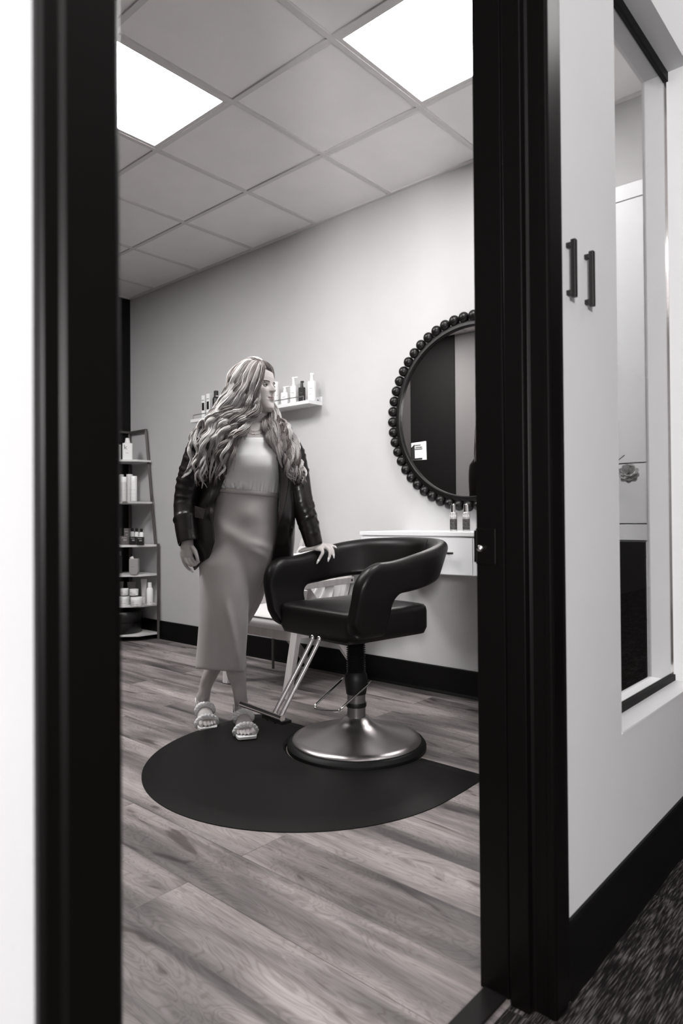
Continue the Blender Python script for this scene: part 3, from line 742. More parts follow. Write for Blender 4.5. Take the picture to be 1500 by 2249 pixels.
on_shelf('product_carton', 'tall taupe carton on the third rack shelf beside the black caps', 'box', 274.5, 285, 1194, 1159, 3.04, .768, 'boxdark', M_brn, M_bw2, group=g5, d_=.05)
on_shelf('product_carton', 'low taupe carton at the front of the third rack shelf', 'box', 265, 284, 1197, 1178, 2.97, .768, 'boxdark', M_brn, M_bw2, group=g5, d_=.04)
on_shelf('product_carton', 'dark tall carton by the dark wall on the third rack shelf', 'box', 254, 265, 1194, 1159, 3.04, .768, 'boxdark', M_brn, M_brn, group=g5, d_=.04)
on_shelf('angular_bottle', 'grey angular bottle with a tilted cap on the fourth rack shelf', 'bottle', 285, 305, 1258, 1217, 2.98, .532, 'hex', M_bg, M_bw2, group=g5)
on_shelf('angular_bottle', 'dark bottle with a pale cap at the left of the fourth rack shelf', 'bottle', 258, 268, 1256, 1208, 3.0, .532, 'round', mat('dark_grey_plastic', .05, .4), M_bg, group=g5)
on_shelf('cream_jar', 'white cream jar, bottom left of the stacked jars on the rack', 'jar', 261, 285, 1325, 1306.5, 2.95, .288, 'jar', M_bw, M_bw, group='stacked cream jars on the rack')
on_shelf('cream_jar', 'white cream jar, bottom right of the stacked jars on the rack', 'jar', 287, 312.5, 1325, 1305.5, 2.965, .288, 'jar', M_bw, M_bw, group='stacked cream jars on the rack')
on_shelf('cream_jar', 'small white cream jar, upper left of the stacked jars', 'jar', 264, 282.5, 1306.5, 1292, 2.95, .288+.0765, 'jar', M_bw, M_bw, group='stacked cream jars on the rack')
on_shelf('cream_jar', 'small white cream jar, upper right of the stacked jars', 'jar', 284.5, 304, 1305.5, 1292, 2.965, .288+.0825, 'jar', M_bw, M_bw, group='stacked cream jars on the rack')
on_shelf('cream_tube', 'tall white crimped tube beside the stacked jars', 'tube', 309, 323, 1322, 1269, 3.10, .288, 'tube', M_bw2, M_bw2, group=g5)
on_shelf('cream_tube', 'grey crimped tube behind the small cream jars', 'tube', 279, 299.5, 1318, 1275, 3.10, .288, 'tube', M_bg, M_bg, group=g5)
on_shelf('cream_tube', 'grey crimped tube at the back left of the jar shelf', 'tube', 258, 272, 1318, 1275, 3.06, .288, 'tube', M_bg, M_bg, group=g5)
on_shelf('round_bottle', 'white round bottle at the right end of the jar shelf', 'bottle', 322, 336, 1322, 1273, 3.07, .288, 'round', M_bw, M_bw, group=g5)
# black round case on the bottom shelf
hc = thing('round_case', 'black round case on the bottom shelf of the corner rack', 'case', (-5.035, 2.985, .0555))
bm = B(); lathe(bm, [(.001, 0), (.145, 0), (.15, .006), (.15, .088), (.148, .09), (.001, .09)], n=40); obj('tub', bm, mat('black_case', .006, .3, tint=2), hc, auto=40)
bm = B(); lathe(bm, [(.001, .092), (.153, .092), (.154, .097), (.154, .165), (.146, .175), (.001, .177)], n=40); obj('lid', bm, mat('black_case_lid', .007, .3, tint=2), hc, auto=40)

# ================================================================== FLOATING SHELF
fs_ = thing('floating_shelf', 'white floating shelf with a thin metal rail behind the woman', 'shelf', (-4.21, YB, 1.692))
bm = B(); box(bm, 0, 1.232, -.125, 0, 0, .022); obj('board', bm, M_white, fs_, smooth=False, bevel=.0012)
bm = B(); box(bm, 0, 1.232, -.012, 0, .022, .056); bb = obj('back_lip', bm, M_white, fs_, smooth=False, bevel=.001)
bm = B(); tube(bm, [(1.205, -.012, .036), (1.205, -.0135, .036)], .004, 12); obj('screw', bm, M_black, bb, auto=40)
bm = B(); tube(bm, [(.03, -.120, .052), (1.18, -.120, .052)], .0028, 8)
for q in (.03, .42, .80, 1.18): tube(bm, [(q, -.120, .02), (q, -.120, .052)], .0024, 8)
obj('rail', bm, mat('steel_rail', .35, .3, metal=.9), fs_, auto=40)
g6 = 'hair products on the floating shelf'; zs = 1.7142
on_shelf('product_carton', 'white carton with a dark picture, leftmost on the floating shelf', 'box', 445.5, 455.5, 914, 863, 3.12, zs, 'box', M_bw, M_bb, group=g6, rz=.1, d_=.04)
on_shelf('product_carton', 'white carton with a dark picture, second from left on the floating shelf', 'box', 456, 466, 914, 861, 3.12, zs, 'box', M_bw, M_bb, group=g6, rz=.1, d_=.04)
t = on_shelf('round_bottle', 'black round bottle with a silver neck beside the cartons on the shelf', 'bottle', 467, 483, 905, 857, 3.12, zs, 'round', M_bb, M_bb, group=g6)
c0, w0, _ = span(467, 483, 905, 857, 3.12)
hh = .21
for ch2 in t.children:
    ch2.scale = (1, 1, 1.2)
bm = B(); lathe(bm, [(.001, 0), (.0175, 0), (.0175, .008), (.001, .008)], n=20); obj('neck_ring', bm, M_chrome, t, auto=40, loc=(0, 0, .148))
on_shelf('round_bottle', 'black bottle half hidden by the hair on the floating shelf', 'bottle', 483, 495, 905, 873, 3.13, zs, 'round', M_bb, M_bb, group=g6)
on_shelf('spray_can', 'white can right behind the face on the floating shelf', 'bottle', 600, 613, 893, 838, 3.12, zs, 'can', M_bw, M_bw, group=g6)
on_shelf('pump_bottle', 'short white pump bottle beside the face on the floating shelf', 'bottle', 617.5, 634.5, 890, 848, 3.115, zs, 'pump', M_bw, M_bw, group=g6, rz=.35)
on_shelf('pump_bottle', 'tall white pump bottle in the middle of the right shelf end', 'bottle', 638, 652, 886, 825, 3.13, zs, 'pump', M_bw, M_bw, group=g6, rz=.35)
on_shelf('spray_bottle', 'black spray bottle between white ones on the floating shelf', 'bottle', 656, 670.5, 884, 836, 3.12, zs, 'spray', M_bb, M_bb, group=g6, rz=.35)
on_shelf('spray_bottle', 'tall white spray bottle, rightmost on the floating shelf', 'bottle', 676.5, 693.5, 884, 822, 3.12, zs, 'spray', M_bw, M_bw, group=g6, rz=.35)

# ================================================================== FLOWERS SEEN THROUGH THE WINDOW
fl_ = thing('flower_vase', 'white artificial flowers on the desk seen at the edge of the window', 'flowers', (-1.15, 2.842, .8975))
bm = B(); lathe(bm, [(.001, 0), (.035, 0), (.042, .03), (.036, .10), (.022, .14), (.026, .16), (.022, .16), (.018, .14), (.001, .13)], n=28); obj('vase', bm, M_white, fl_, auto=40)
M_pet = mat('petal', .42, .6, tint=.2); M_leaf = mat('grey_leaf', .16, .6, tint=.6)
FQ = Matrix.Rotation(math.radians(62), 3, 'X') @ Matrix.Rotation(.3, 3, 'Y')
def flower(c, r, n=9):
    bm = B(); random.seed(int(r*1e4)+int(c[0]*1000))
    for L in range(3):
        for k in range(n-2*L):
            a = 2*PI*k/(n-2*L)+L*.4; el = [.1, .6, 1.1][L]
            d = FQ @ Vector((math.cos(a)*math.cos(el), math.sin(a)*math.cos(el), math.sin(el))); s_ = FQ @ Vector((-math.sin(a), math.cos(a), 0)); nn = d.cross(s_)
            pts = []
            for i in range(5):
                f = i/4; wv = r*.45*math.sin(PI*min(f*.75+.12, 1))
                ctr = Vector(c)+d*r*f + nn*(-.25*r*math.sin(f*2.2))
                pts.append([ctr-s_*wv, ctr-s_*wv*.4+nn*.12*r*-1, ctr+s_*wv*.4+nn*.12*r*-1, ctr+s_*wv])
            loft(bm, pts, False, False)
    o = obj('bloom', bm, M_pet, fl_); sd = o.modifiers.new('solid', 'SOLIDIFY'); sd.thickness = .0015; return o
def stem(a, b, leafs=2):
    bm = B(); pts = [Vector(a), (Vector(a)+Vector(b))/2+Vector((.01, 0, .03)), Vector(b)]
    pp = [Vector(v) for v in spline([tuple(p) for p in pts], 12)]; tube(bm, pp, .0022, 6); o = obj('stem', bm, M_leaf, fl_)
    for k in range(leafs):
        q = pp[3+4*k]; d = Vector((.6 if k % 2 else -.4, -.5, .4)).normalized(); bm = B(); s_ = d.cross(Vector((0, 0, 1))).normalized()
        loft(bm, [[q+d*.05*f-s_*.012*math.sin(PI*f), q+d*.05*f, q+d*.05*f+s_*.012*math.sin(PI*f)] for f in (0.02, .25, .5, .75, .98)], False, False)
        lo = obj('leaf', bm, M_leaf, o); sd = lo.modifiers.new('solid', 'SOLIDIFY'); sd.thickness = .001
flc = Vector((-1.15, 2.842, .8975))
b1 = onY(1377, 1040, 2.74)-flc
for cpt, r in ((b1, .038), (Vector((-.02, -.07, .33)), .04), (Vector((-.06, -.03, .37)), .034), (Vector((-.09, -.02, .27)), .036)):
    flower(cpt, r); stem((0, 0, .13), cpt, 2)
l2 = onY(1368, 1000, 2.76)-flc; stem((0, 0, .13), l2, 2)
# ================================================================== THE WOMAN
D0 = 3.11
PO = P(500, 1600, D0); PO.z = 0
def Q(px, py, w=0.0): return P(px, py, D0-w) - PO
def QH(px, py, w=0.0): return Q(px, py, w+.05)
UX = Vector((rt.x, rt.y, 0)).normalized(); WX = Vector((-fw.x, -fw.y, 0)).normalized(); ZX = Vector((0, 0, 1))
MPX = D0/F_PX
pe = thing('person', 'woman in a black leather blazer and pale midi skirt, one hand on the salon chair', 'person', tuple(PO))
def bake(o, mats=None):
    """apply the modifiers of o into its mesh"""
    bpy.context.view_layer.update()
    dg = bpy.context.evaluated_depsgraph_get()
    me = bpy.data.meshes.new_from_object(o.evaluated_get(dg)); o.modifiers.clear(); old = o.data; o.data = me
    bpy.data.meshes.remove(old)
    me.polygons.foreach_set('use_smooth', [True]*len(me.polygons)); return me
def remesh(o, vox, it=6, fac=.5):
    md = o.modifiers.new('remesh', 'REMESH'); md.mode = 'VOXEL'; md.voxel_size = vox; md.use_smooth_shade = True
    if it: ms = o.modifiers.new('smooth', 'SMOOTH'); ms.factor = fac; ms.iterations = it
def ering(c, ru, rw, n=32, p=2.0, tu=None, tw=None):
    tu = tu or UX; tw = tw or WX; out = []
    for k in range(n):
        a = 2*PI*k/n; ca, sa = math.cos(a), math.sin(a)
        out.append(c + tu*(ru*math.copysign(abs(ca)**(2/p), ca)) + tw*(rw*math.copysign(abs(sa)**(2/p), sa)))
    return out
def blob(bm, c, r, s=(1, 1, 1), seg=16):
    g = bmesh.ops.create_uvsphere(bm, u_segments=seg, v_segments=seg//2+2, radius=1)
    for v in g['verts']: v.co = c + UX*(v.co.x*r*s[0]) + WX*(v.co.y*r*s[1]) + ZX*(v.co.z*r*s[2])

# ---- torso sections: y, centre x, half width px, half depth m, centre depth
TS = np.array([[930, 560, 26, .055, -.02], [942, 553, 45, .070, -.02], [955, 545, 78, .085, -.02], [970, 540, 96, .098, -.015], [1000, 542, 92, .108, -.01],
               [1040, 541, 76, .105, -.01], [1085, 540, 67, .100, -.01], [1130, 530, 68, .095, -.02], [1180, 521, 70, .095, -.03], [1240, 512, 50, .06, -.05]])
def tsec(y): return [float(np.interp(y, TS[:, 0], TS[:, k])) for k in (1, 2, 3, 4)]
def torso_ring(y, inf=0.0, n=64):
    cx, hw, dp, wc = tsec(y); out = []
    for k in range(n):
        a = 2*PI*k/n; ca, sa = math.cos(a), math.sin(a)
        u = math.copysign(abs(ca)**.85, ca); v = math.copysign(abs(sa)**.9, sa)
        px = cx+u*(hw+inf/MPX); w_ = wc+v*(dp+inf)
        if sa > 0:
            for bx, by in ((543, 1022), (588, 1021)):
                w_ += .029*math.exp(-((px-bx)/34)**2-((y-by)/(30 if y > by else 38))**2)
        out.append(Q(px, y, w_))
    return out
# ---- head
HA = math.radians(62); HF = UX*math.sin(HA)+WX*math.cos(HA); HS = UX*math.cos(HA)-WX*math.sin(HA)    # HS: toward her left side (far side)
HC = Q(561.5, 906, -.005)          # under-chin level on the head axis
HT = [  # z, half width, front, back
    (-.004, .016, .072, .030), (.002, .025, .084, .010), (.012, .034, .0905, -.005), (.030, .0435, .0905, -.025), (.050, .0520, .0905, -.048), (.075, .0610, .0885, -.075),
    (.100, .0690, .0875, -.090), (.125, .0715, .0865, -.098), (.150, .0735, .0880, -.102), (.175, .0720, .0820, -.098), (.198, .0620, .0640, -.084), (.214, .0440, .0420, -.062), (.224, .0200, .0180, -.032), (.226, .004, .002, -.010)]
HTn = np.array(HT)
def headpt(s, f, z): return HC + HS*s + HF*f + ZX*z
def face_disp(s, z):
    g = lambda x, m, w: math.exp(-((x-m)/w)**2)
    d = 0
    npz = 0
    if z < .122: npz = sstep(.124, .0915, z)*(1 if z > .0895 else max(0, 1-((.0895-z)/.0085)**2))
    d += .0225*npz*g(s, 0, .0075+.0035*npz) + .005*g(s, 0, .009)*g(z, .115, .018)
    for q in (-1, 1):
        d += .0055*g(s, q*.0115, .0048)*g(z, .0875, .0055)     # nostril wings
        d -= .0100*g(s, q*.031, .0145)*g(z, .1125, .0090)      # eye sockets
        d += .0032*g(s, q*.031, .018)*g(z, .1300, .0065)       # brow
        d += .0040*g(s, q*.040, .018)*g(z, .0880, .018)        # cheeks
        d -= .0018*g(s, q*.022, .0055)*g(z, .0570, .006)       # mouth corners
    d += .0044*g(s, 0, .018)*g(z, .0615, .0042) + .0050*g(s, 0, .016)*g(z, .0515, .0045)   # lips
    d -= .0042*g(s, 0, .021)*g(z, .0567, .0020)
    d -= .0045*g(s, 0, .018)*g(z, .0400, .0070)
    d += .0058*g(s, 0, .015)*g(z, .0160, .0110)
    d -= .0015*g(s, 0, .003)*g(z, .0720, .006)
    return d
def head_bm(bm):
    rings = []; n = 120
    for i in range(150):
        z = -.004 + .230*i/149
        hw, ff, bb = [float(np.interp(z, HTn[:, 0], HTn[:, k])) for k in (1, 2, 3)]
        cf = (ff+bb)/2 + .012; ring = []
        for k in range(n):
            a = 2*PI*k/n; ca, sa = math.cos(a), math.sin(a)
            s = hw*math.copysign(abs(ca)**.92, ca)
            f = cf + ((ff-cf) if sa > 0 else (cf-bb))*math.copysign(abs(sa)**.88, sa)
            if sa > .2: f += face_disp(s, z)*min(1, (sa-.2)/.3)
            ring.append(headpt(s, f, z))
        rings.append(ring)
    loft(bm, rings)
SK = B()
loft(SK, [torso_ring(y) for y in (930, 936, 942, 948, 955, 962, 970, 985, 1000, 1015, 1030, 1045, 1060, 1085, 1110, 1140, 1180, 1220, 1240)])
tube(SK, [Q(568, 886, -.01), Q(566, 905, -.012), Q(562, 925, -.016), Q(556, 948, -.02)], [.050, .050, .051, .062], 28)
head_bm(SK)
# ears
for q in (-1,): blob(SK, headpt(q*.070, -.004, .100), .024, (.25, .6, 1))
# arms inside the sleeves
RA = [Q(636, 985, -.02), Q(655, 1045, -.02), Q(667, 1105, -.01), Q(682, 1160, -.02), QH(692, 1196, -.078)]
LA = [Q(440, 985, -.01), Q(416, 1045, -.02), Q(404, 1100, -.02), Q(408, 1150, .035), Q(412, 1196, .070)]
tube(SK, RA, [.045, .042, .036, .030, .0215], 20); tube(SK, LA, [.045, .042, .036, .032, .0255], 20)
# hand resting on the chair back
def finger(bm, pts, r0_, r1_, n=12):
    pp = spline([tuple(p) for p in pts], 18); tube(bm, [Vector(p) for p in pp], [r0_+(r1_-r0_)*k/17 if k < 17 else r1_*.6 for k in range(18)], n)
def palm(bm, pts, rw_, th, hint):
    """flattened palm: pts along wrist->knuckles with widths"""
    rings = []
    for i, p in enumerate(pts):
        t = (pts[min(i+1, len(pts)-1)]-pts[max(i-1, 0)]).normalized(); x = hint - t*hint.dot(t); x.normalize(); y = t.cross(x)
        rings.append([p + x*rw_[i]*math.cos(a) + y*th[i]*math.sin(a) for a in [2*PI*k/20 for k in range(20)]])
    loft(bm, rings)
HR = UX*.93 + ZX*.1 - WX*.3
palm(SK, [QH(690, 1188, -.076), QH(693, 1196, -.076), QH(700, 1200, -.070), QH(709, 1202, -.062), QH(714, 1204, -.058)], [.021, .026, .033, .034, .028], [.018, .017, .016, .013, .010], Vector((HR.x, HR.y, HR.z-.0)).normalized())
FR = [([(697, 1201, -.066), (706, 1206, -.048), (708.5, 1214, -.035), (704, 1223, -.032), (698, 1234, -.030)], .0098, .0066),
      ([(708, 1200, -.066), (718, 1203, -.050), (724, 1211, -.038), (724, 1221, -.034), (721, 1230, -.033)], .0098, .0064),
      ([(715, 1199, -.070), (724, 1200, -.056), (730, 1207, -.046), (732, 1215, -.042), (733, 1222, -.040)], .0090, .0060),
      ([(720, 1198, -.078), (727, 1198, -.068), (733, 1199.5, -.062), (738, 1202, -.058)], .0080, .0055),
      ([(694, 1198, -.066), (684, 1203, -.060), (673, 1206, -.060), (663, 1209, -.062), (657, 1212, -.064)], .0135, .0078)]
for pts, a, b in FR: finger(SK, [QH(*p) for p in pts], a, b)
# hanging hand
palm(SK, [Q(412, 1186, .066), Q(411, 1200, .074), Q(410, 1212, .080), Q(410, 1222, .083), Q(411, 1227, .083)], [.026, .031, .0345, .032, .024], [.019, .018, .017, .014, .011], (UX*.95 + WX*.25).normalized())
FL = [([(400, 1219, .078), (403, 1233, .082), (411, 1246, .086), (421, 1254, .088)], .0090, .0055),
      ([(407, 1222, .085), (411, 1235, .094), (419, 1242, .096), (427, 1240, .090)], .0094, .0062),
      ([(413, 1223, .087), (419, 1236, .097), (427, 1241, .098), (433, 1237, .090)], .0094, .0062),
      ([(419, 1221, .087), (426, 1232, .097), (433, 1236, .097), (438, 1231, .090)], .0092, .0062),
      ([(421, 1201, .086), (428, 1210, .100), (432, 1221, .106), (435, 1233, .105)], .0115, .0072)]
for pts, a, b in FL: finger(SK, [Q(*p) for p in pts], a, b)
# legs: the leg on the left stands behind, the leg on the right crosses in front
TOES = []
def foot(bm, toe_px, toe_y, toeD, ang, big, zg, ank):
    """heeled foot: toe line at the pixel's ground point, heading toward the camera turned by ang"""
    F_ = (WX*math.cos(ang) + UX*math.sin(ang)); S_ = (UX*math.cos(ang) - WX*math.sin(ang))
    T0 = P(toe_px, toe_y, toeD) - PO; T0.z = zg
    def L(s, f, z): return T0 + S_*s + F_*f + ZX*z
    loft(bm, [ering(L(0, -.232, .070), .020, .010, 24, 2, S_, ZX), ering(L(0, -.222, .072), .028, .026, 24, 2, S_, ZX), ering(L(0, -.195, .078), .030, .036, 24, 2, S_, ZX),
              ering(L(0, -.160, .072), .030, .037, 24, 2, S_, ZX), ering(L(0, -.125, .056), .032, .030, 24, 2, S_, ZX), ering(L(0, -.090, .040), .037, .022, 24, 2, S_, ZX),
              ering(L(0, -.065, .032), .0420, .0165, 24, 2.3, S_, ZX), ering(L(big*.002, -.048, .028), .042, .0125, 24, 2.3, S_, ZX), ering(L(big*.004, -.040, .025), .036, .008, 24, 2.3, S_, ZX)])
    for k, (s, r, l) in enumerate(((.0290, .0112, -.010), (.0090, .0070, -.004), (-.0070, .0066, -.009), (-.0222, .0062, -.016), (-.0360, .0060, -.025))):
        s *= big
        tube(bm, [L(s*.92, -.060, .028), L(s, -.032+l*.2, .0265), L(s, l-.004, .0185+r*.2), L(s, l+.004, .0165)], [r*.9, r*.95, r*.98, r*.55], 14)
        TOES.append((L(s, l-.010, .0185+r*1.05), L(s, l+.004, .0175+r*.55), r*.75))
    pp = spline([tuple(p) for p in ank[0]+[L(0, -.190, .108), L(0, -.186, .075)]], 40); rr = spline([(r,) for r in ank[1]+[.0315, .032]], 40)[:, 0]
    tube(bm, [Vector(p) for p in pp], [float(r) for r in rr], 28)
    return T0, F_, S_, L
FTL = foot(SK, 457, 1600, 3.125, math.radians(18), -1, .0, ([Q(560, 1200, -.05), Q(548, 1300, -.08), Q(500, 1400, -.12), Q(463, 1478, -.135), Q(452, 1506, -.15), Q(448, 1528, -.155)], [.085, .070, .050, .036, .0295, .029]))
FTR = foot(SK, 543, 1622, 2.945, math.radians(16), 1, .015, ([Q(480, 1200, .0), Q(492, 1310, .01), Q(508, 1400, .0), Q(517, 1450, -.01), Q(519, 1478, .0), Q(525, 1506, .0), Q(528, 1532, .005)], [.085, .070, .055, .050, .044, .034, .0305]))
M_skin = mat('skin', (.52, .485, .475, 1), .45, spec=.4, noise=.03, nscale=20); M_skin.node_tree.nodes['Principled BSDF'].inputs['Subsurface Weight'].default_value = .12
M_skin.node_tree.nodes['Principled BSDF'].inputs['Subsurface Radius'].default_value = (.01, .008, .007)
M_lip_shade = mat('lips', (.05, .038, .036, 1), .38, spec=.5); M_brow = mat('brow_hair', (.075, .06, .055, 1), .7); M_nail = mat('nail_polish', .72, .18, tint=.2, spec=.6)  # first material: dark shade painted into the mouth crease
body = obj('body', SK, M_skin, pe)
remesh(body, .0027, 4, .45); me = bake(body)
hc_ = np.array(HC); nv = len(me.vertices); co = np.empty(nv*3); me.vertices.foreach_get('co', co); co = co.reshape(-1, 3)
d_ = co-hc_; hs_, hf_, hz_ = d_@np.array(HS), d_@np.array(HF), co[:, 2]-hc_[2]
lw = (1-(np.abs(hs_)/.0245)**2).clip(0)
lipa = ((.0085*np.sqrt(lw)+.0008-np.abs(hz_-(.0565)))/.0022).clip(0, 1)*(hf_ > .07)*(np.abs(hs_) < .0245)
la = me.attributes.new('lip', 'FLOAT', 'POINT'); la.data.foreach_set('value', lipa.astype(np.float32))
nt = M_skin.node_tree; bs = nt.nodes['Principled BSDF']; at_ = nt.nodes.new('ShaderNodeAttribute'); at_.attribute_name = 'lip'
mxl = nt.nodes.new('ShaderNodeMixRGB'); mxl.inputs[2].default_value = (.235, .19, .185, 1); nt.links.new(at_.outputs['Fac'], mxl.inputs[0])
src = bs.inputs['Base Color'].links[0].from_socket; nt.links.new(src, mxl.inputs[1]); nt.links.new(mxl.outputs[0], bs.inputs['Base Color'])
for q in (-1, 1):      # eyebrows of fine hairs
    bm = B(); rb = random.Random(3+q)
    for k in range(150):
        t_ = rb.random(); s_ = q*(.0135+.037*t_); z_ = .1275+.0050*math.sin(PI*(.15+.62*t_))+rb.uniform(-.0021, .0021)*(1-.55*t_)
        best = 0
        ff_ = float(np.interp(z_, HTn[:, 0], HTn[:, 2])); hw_ = float(np.interp(z_, HTn[:, 0], HTn[:, 1])); bb_ = float(np.interp(z_, HTn[:, 0], HTn[:, 3]))
        cf_ = (ff_+bb_)/2+.012; sa_ = math.sqrt(max(0, 1-(abs(s_)/hw_)**(2/.92*1.0)))**(1); f_ = cf_+(ff_-cf_)*sa_**.88+face_disp(s_, z_)*min(1, max(0, sa_-.2)/.3)
        p0 = headpt(s_, f_+.0004, z_); p1 = headpt(s_+q*.0042, f_+.0006-.0016*abs(s_)/.05, z_+.0012-.0028*t_); tube(bm, [p0, (p0+p1)/2+HF*.0007, p1], [.00055, .0005, .0001], 4)
    obj('eyebrow', bm, M_brow, pe)
def facef(s_, z_):
    ff_, hw_, bb_ = [float(np.interp(z_, HTn[:, 0], HTn[:, k])) for k in (2, 1, 3)]; cf_ = (ff_+bb_)/2+.012
    sa_ = math.sqrt(max(0, 1-(abs(s_)/hw_)**(2/.92))); return cf_+(ff_-cf_)*sa_**.88+face_disp(s_, z_)*min(1, max(0, sa_-.2)/.3)
bm = B(); pts = [headpt(.023*t_, facef(.023*t_, .0566+.0010*t_*t_)-.0002, .0566+.0010*t_*t_) for t_ in [k/8-1 for k in range(17)]]
tube(bm, pts, [.0003+.0007*(1-abs(k/8-1)) for k in range(17)], 6); obj('lip_crease_shade', bm, M_lip_shade, pe)  # dark tube painting the shaded crease between the lips
# eyes
M_eye = mat('eye_white', .42, .12, tint=.3, spec=.6); M_iris = mat('iris', .02, .1, tint=1, spec=.7); M_lash = mat('lash', .010, .6)
for q in (-1, 1):
    ec = headpt(q*.0305, .0690, .1120); bm = B(); blob(bm, ec, .0118, (1, 1, 1), 20); ey = obj('eye', bm, M_eye, pe)
    gaze = (HF*.97+HS*.12).normalized(); bm = B(); 
    g = bmesh.ops.create_uvsphere(bm, u_segments=16, v_segments=10, radius=.0068)
    for v in g['verts']: v.co = ec+gaze*.0064+v.co
    obj('iris', bm, M_iris, ey)
    for nm, zz, r_, am in (('upper_lid', .0048, .0021, .0036), ('lower_lid', -.0046, .0012, -.0012)):
        bm = B(); pts = []
        for k in range(9):
            t_ = k/8*2-1; s_ = q*.0305+t_*.0145; z_ = .1120+zz*(1-t_*t_)+ (0)
            f_ = .0690+math.sqrt(max(.0135**2-(t_*.0115)**2-(zz*(1-t_*t_))**2, 0)); pts.append(headpt(s_, f_, z_))
        tube(bm, pts, [r_*(.4+.6*(1-abs(k/4-1))) for k in range(9)], 8); obj('lashes' if zz > 0 else 'eyelid', bm, M_lash if zz > 0 else M_skin, ey)
# nails
def nail(p0, p1, w_=.0052):
    bm = B(); d = (p1-p0); tube(bm, [p0, p0+d*.35, p0+d*.75, p1], [w_*.8, w_, w_*.75, w_*.15], 10, flat=.45, hint=tuple(WX)); obj('fingernail', bm, M_nail, pe)
nail(QH(700, 1229, -.0235), QH(695.4, 1239, -.027)); nail(QH(722.5, 1225, -.0265), QH(720.3, 1234.5, -.03)); nail(QH(732.5, 1217, -.034), QH(733.6, 1227, -.038), .0048)
nail(QH(735.5, 1200, -.054), QH(740, 1204, -.056), .0042); nail(QH(662, 1207, -.056), QH(655, 1212.5, -.062), .0055); nail(Q(418.5, 1252, .092), Q(424.5, 1258, .092), .0045)

for a_, b__, r_ in TOES:
    bm = B(); tube(bm, [a_, (a_+b__)/2, b__], [r_*.8, r_, r_*.5], 10, flat=.4, hint=tuple(ZX)); obj('toenail', bm, M_nail, pe)
# ---- top
def disp_top(p, px, y): return p
rings = []
for y in np.linspace(962, 1084, 60):
    ring = torso_ring(float(y), .005, 240)
    k_ = sstep(1050, 1076, y)
    out = []
    for i, p in enumerate(ring):
        a = 2*PI*i/240
        if k_ > 0 and math.sin(a) > 0:
            px_ = 541+67*math.cos(a); lf = sstep(575, 500, px_)
            p = p + WX*(k_*((.0025+.0060*lf)*math.sin(px_*(.50-.22*lf)-y*.38*lf)+.002*math.sin(px_*.9)))
        out.append(p - ZX*(.10*sstep(1040, 1084, y)*(p-Q(545, y)).dot(UX)))
    rings.append(out)
bm = B(); loft(bm, rings, True, False)
tp = obj('top', bm, mat('white_jersey', .87, .9, tint=.05, spec=.1, bump=.1, bscale=900), pe); sd = tp.modifiers.new('solid', 'SOLIDIFY'); sd.thickness = .003; sd.offset = 1
# necklaces
for dy, rr in ((0, .0008), (7, .0008)):
    bm = B(); pts = []
    for k in range(21):
        t_ = k/20*2-1; px = 560+t_*17+ (1.5 if dy else 0); y = 941+dy+6*(1-t_*t_); 
        cx, hw, dpt, wc = tsec(y); w_ = wc + dpt*math.sqrt(max(0, 1-((px-cx)/hw)**2))+.004
        pts.append(Q(px, y, w_))
    tube(bm, pts, rr, 6)
    for k in (6, 10, 14): blob(bm, pts[k], .0022, seg=8)
    obj('necklace', bm, M_chrome, pe)

# ---- skirt: front leg column and the receding far thigh, merged and smoothed
M_skirt = mat('pale_knit_skirt', (.51, .482, .472, 1), .8, spec=.2, bump=.18, bscale=900, sheen=.25, noise=.02)
SB = B()
SKS = [(1078, 541, 70, .112, -.008), (1090, 540, 71, .114, -.01), (1110, 537, 73, .116, -.012), (1140, 532, 77, .122, -.015), (1170, 527, 81, .130, -.02), (1200, 522, 85, .132, -.025), (1230, 515, 80, .125, -.03), (1265, 510, 71, .112, -.03), (1310, 503, 60, .092, -.035), (1350, 497, 48, .06, -.045), (1370, 494, 40, .03, -.05)]
rings = []
for y in np.linspace(1078, 1370, 62):
    cx, hw, dp, wc = [float(np.interp(y, [s[0] for s in SKS], [s[k] for s in SKS])) for k in (1, 2, 3, 4)]; ring = []
    for k in range(72):
        a = 2*PI*k/72; ca, sa = math.cos(a), math.sin(a); px = cx+hw*math.copysign(abs(ca)**.9, ca); w_ = wc+dp*math.copysign(abs(sa)**.9, sa)
        if sa > 0:
            w_ += .016*math.exp(-((px-548)/30)**2-((y-1128)/24)**2)           # soft belly
            dl = (px-500)*.62-(y-1170)*1.0; w_ += .014*math.exp(-(dl/18)**2)*sstep(470, 490, px)*sstep(600, 560, px)  # diagonal thigh swell
            for q, am in ((0, .010), (20, .008)):
                yy = 1196+q+ (px-570)*.35; w_ += am*math.exp(-((y-yy)/5)**2)*sstep(535, 565, px)      # drag lines at the hip
        ring.append(Q(px, y+(px-545)*.10*sstep(1110, 1078, y), w_))
    rings.append(ring)
loft(SB, rings)
FS = [(1190, 472, 545, .095, .015), (1240, 438, 548, .10, .02), (1300, 438, 546, .095, .025), (1360, 437, 545.5, .092, .02), (1400, 434, 543, .092, .01), (1440, 431, 540, .094, .0), (1476, 428.5, 537.5, .097, -.01)]
rings = []
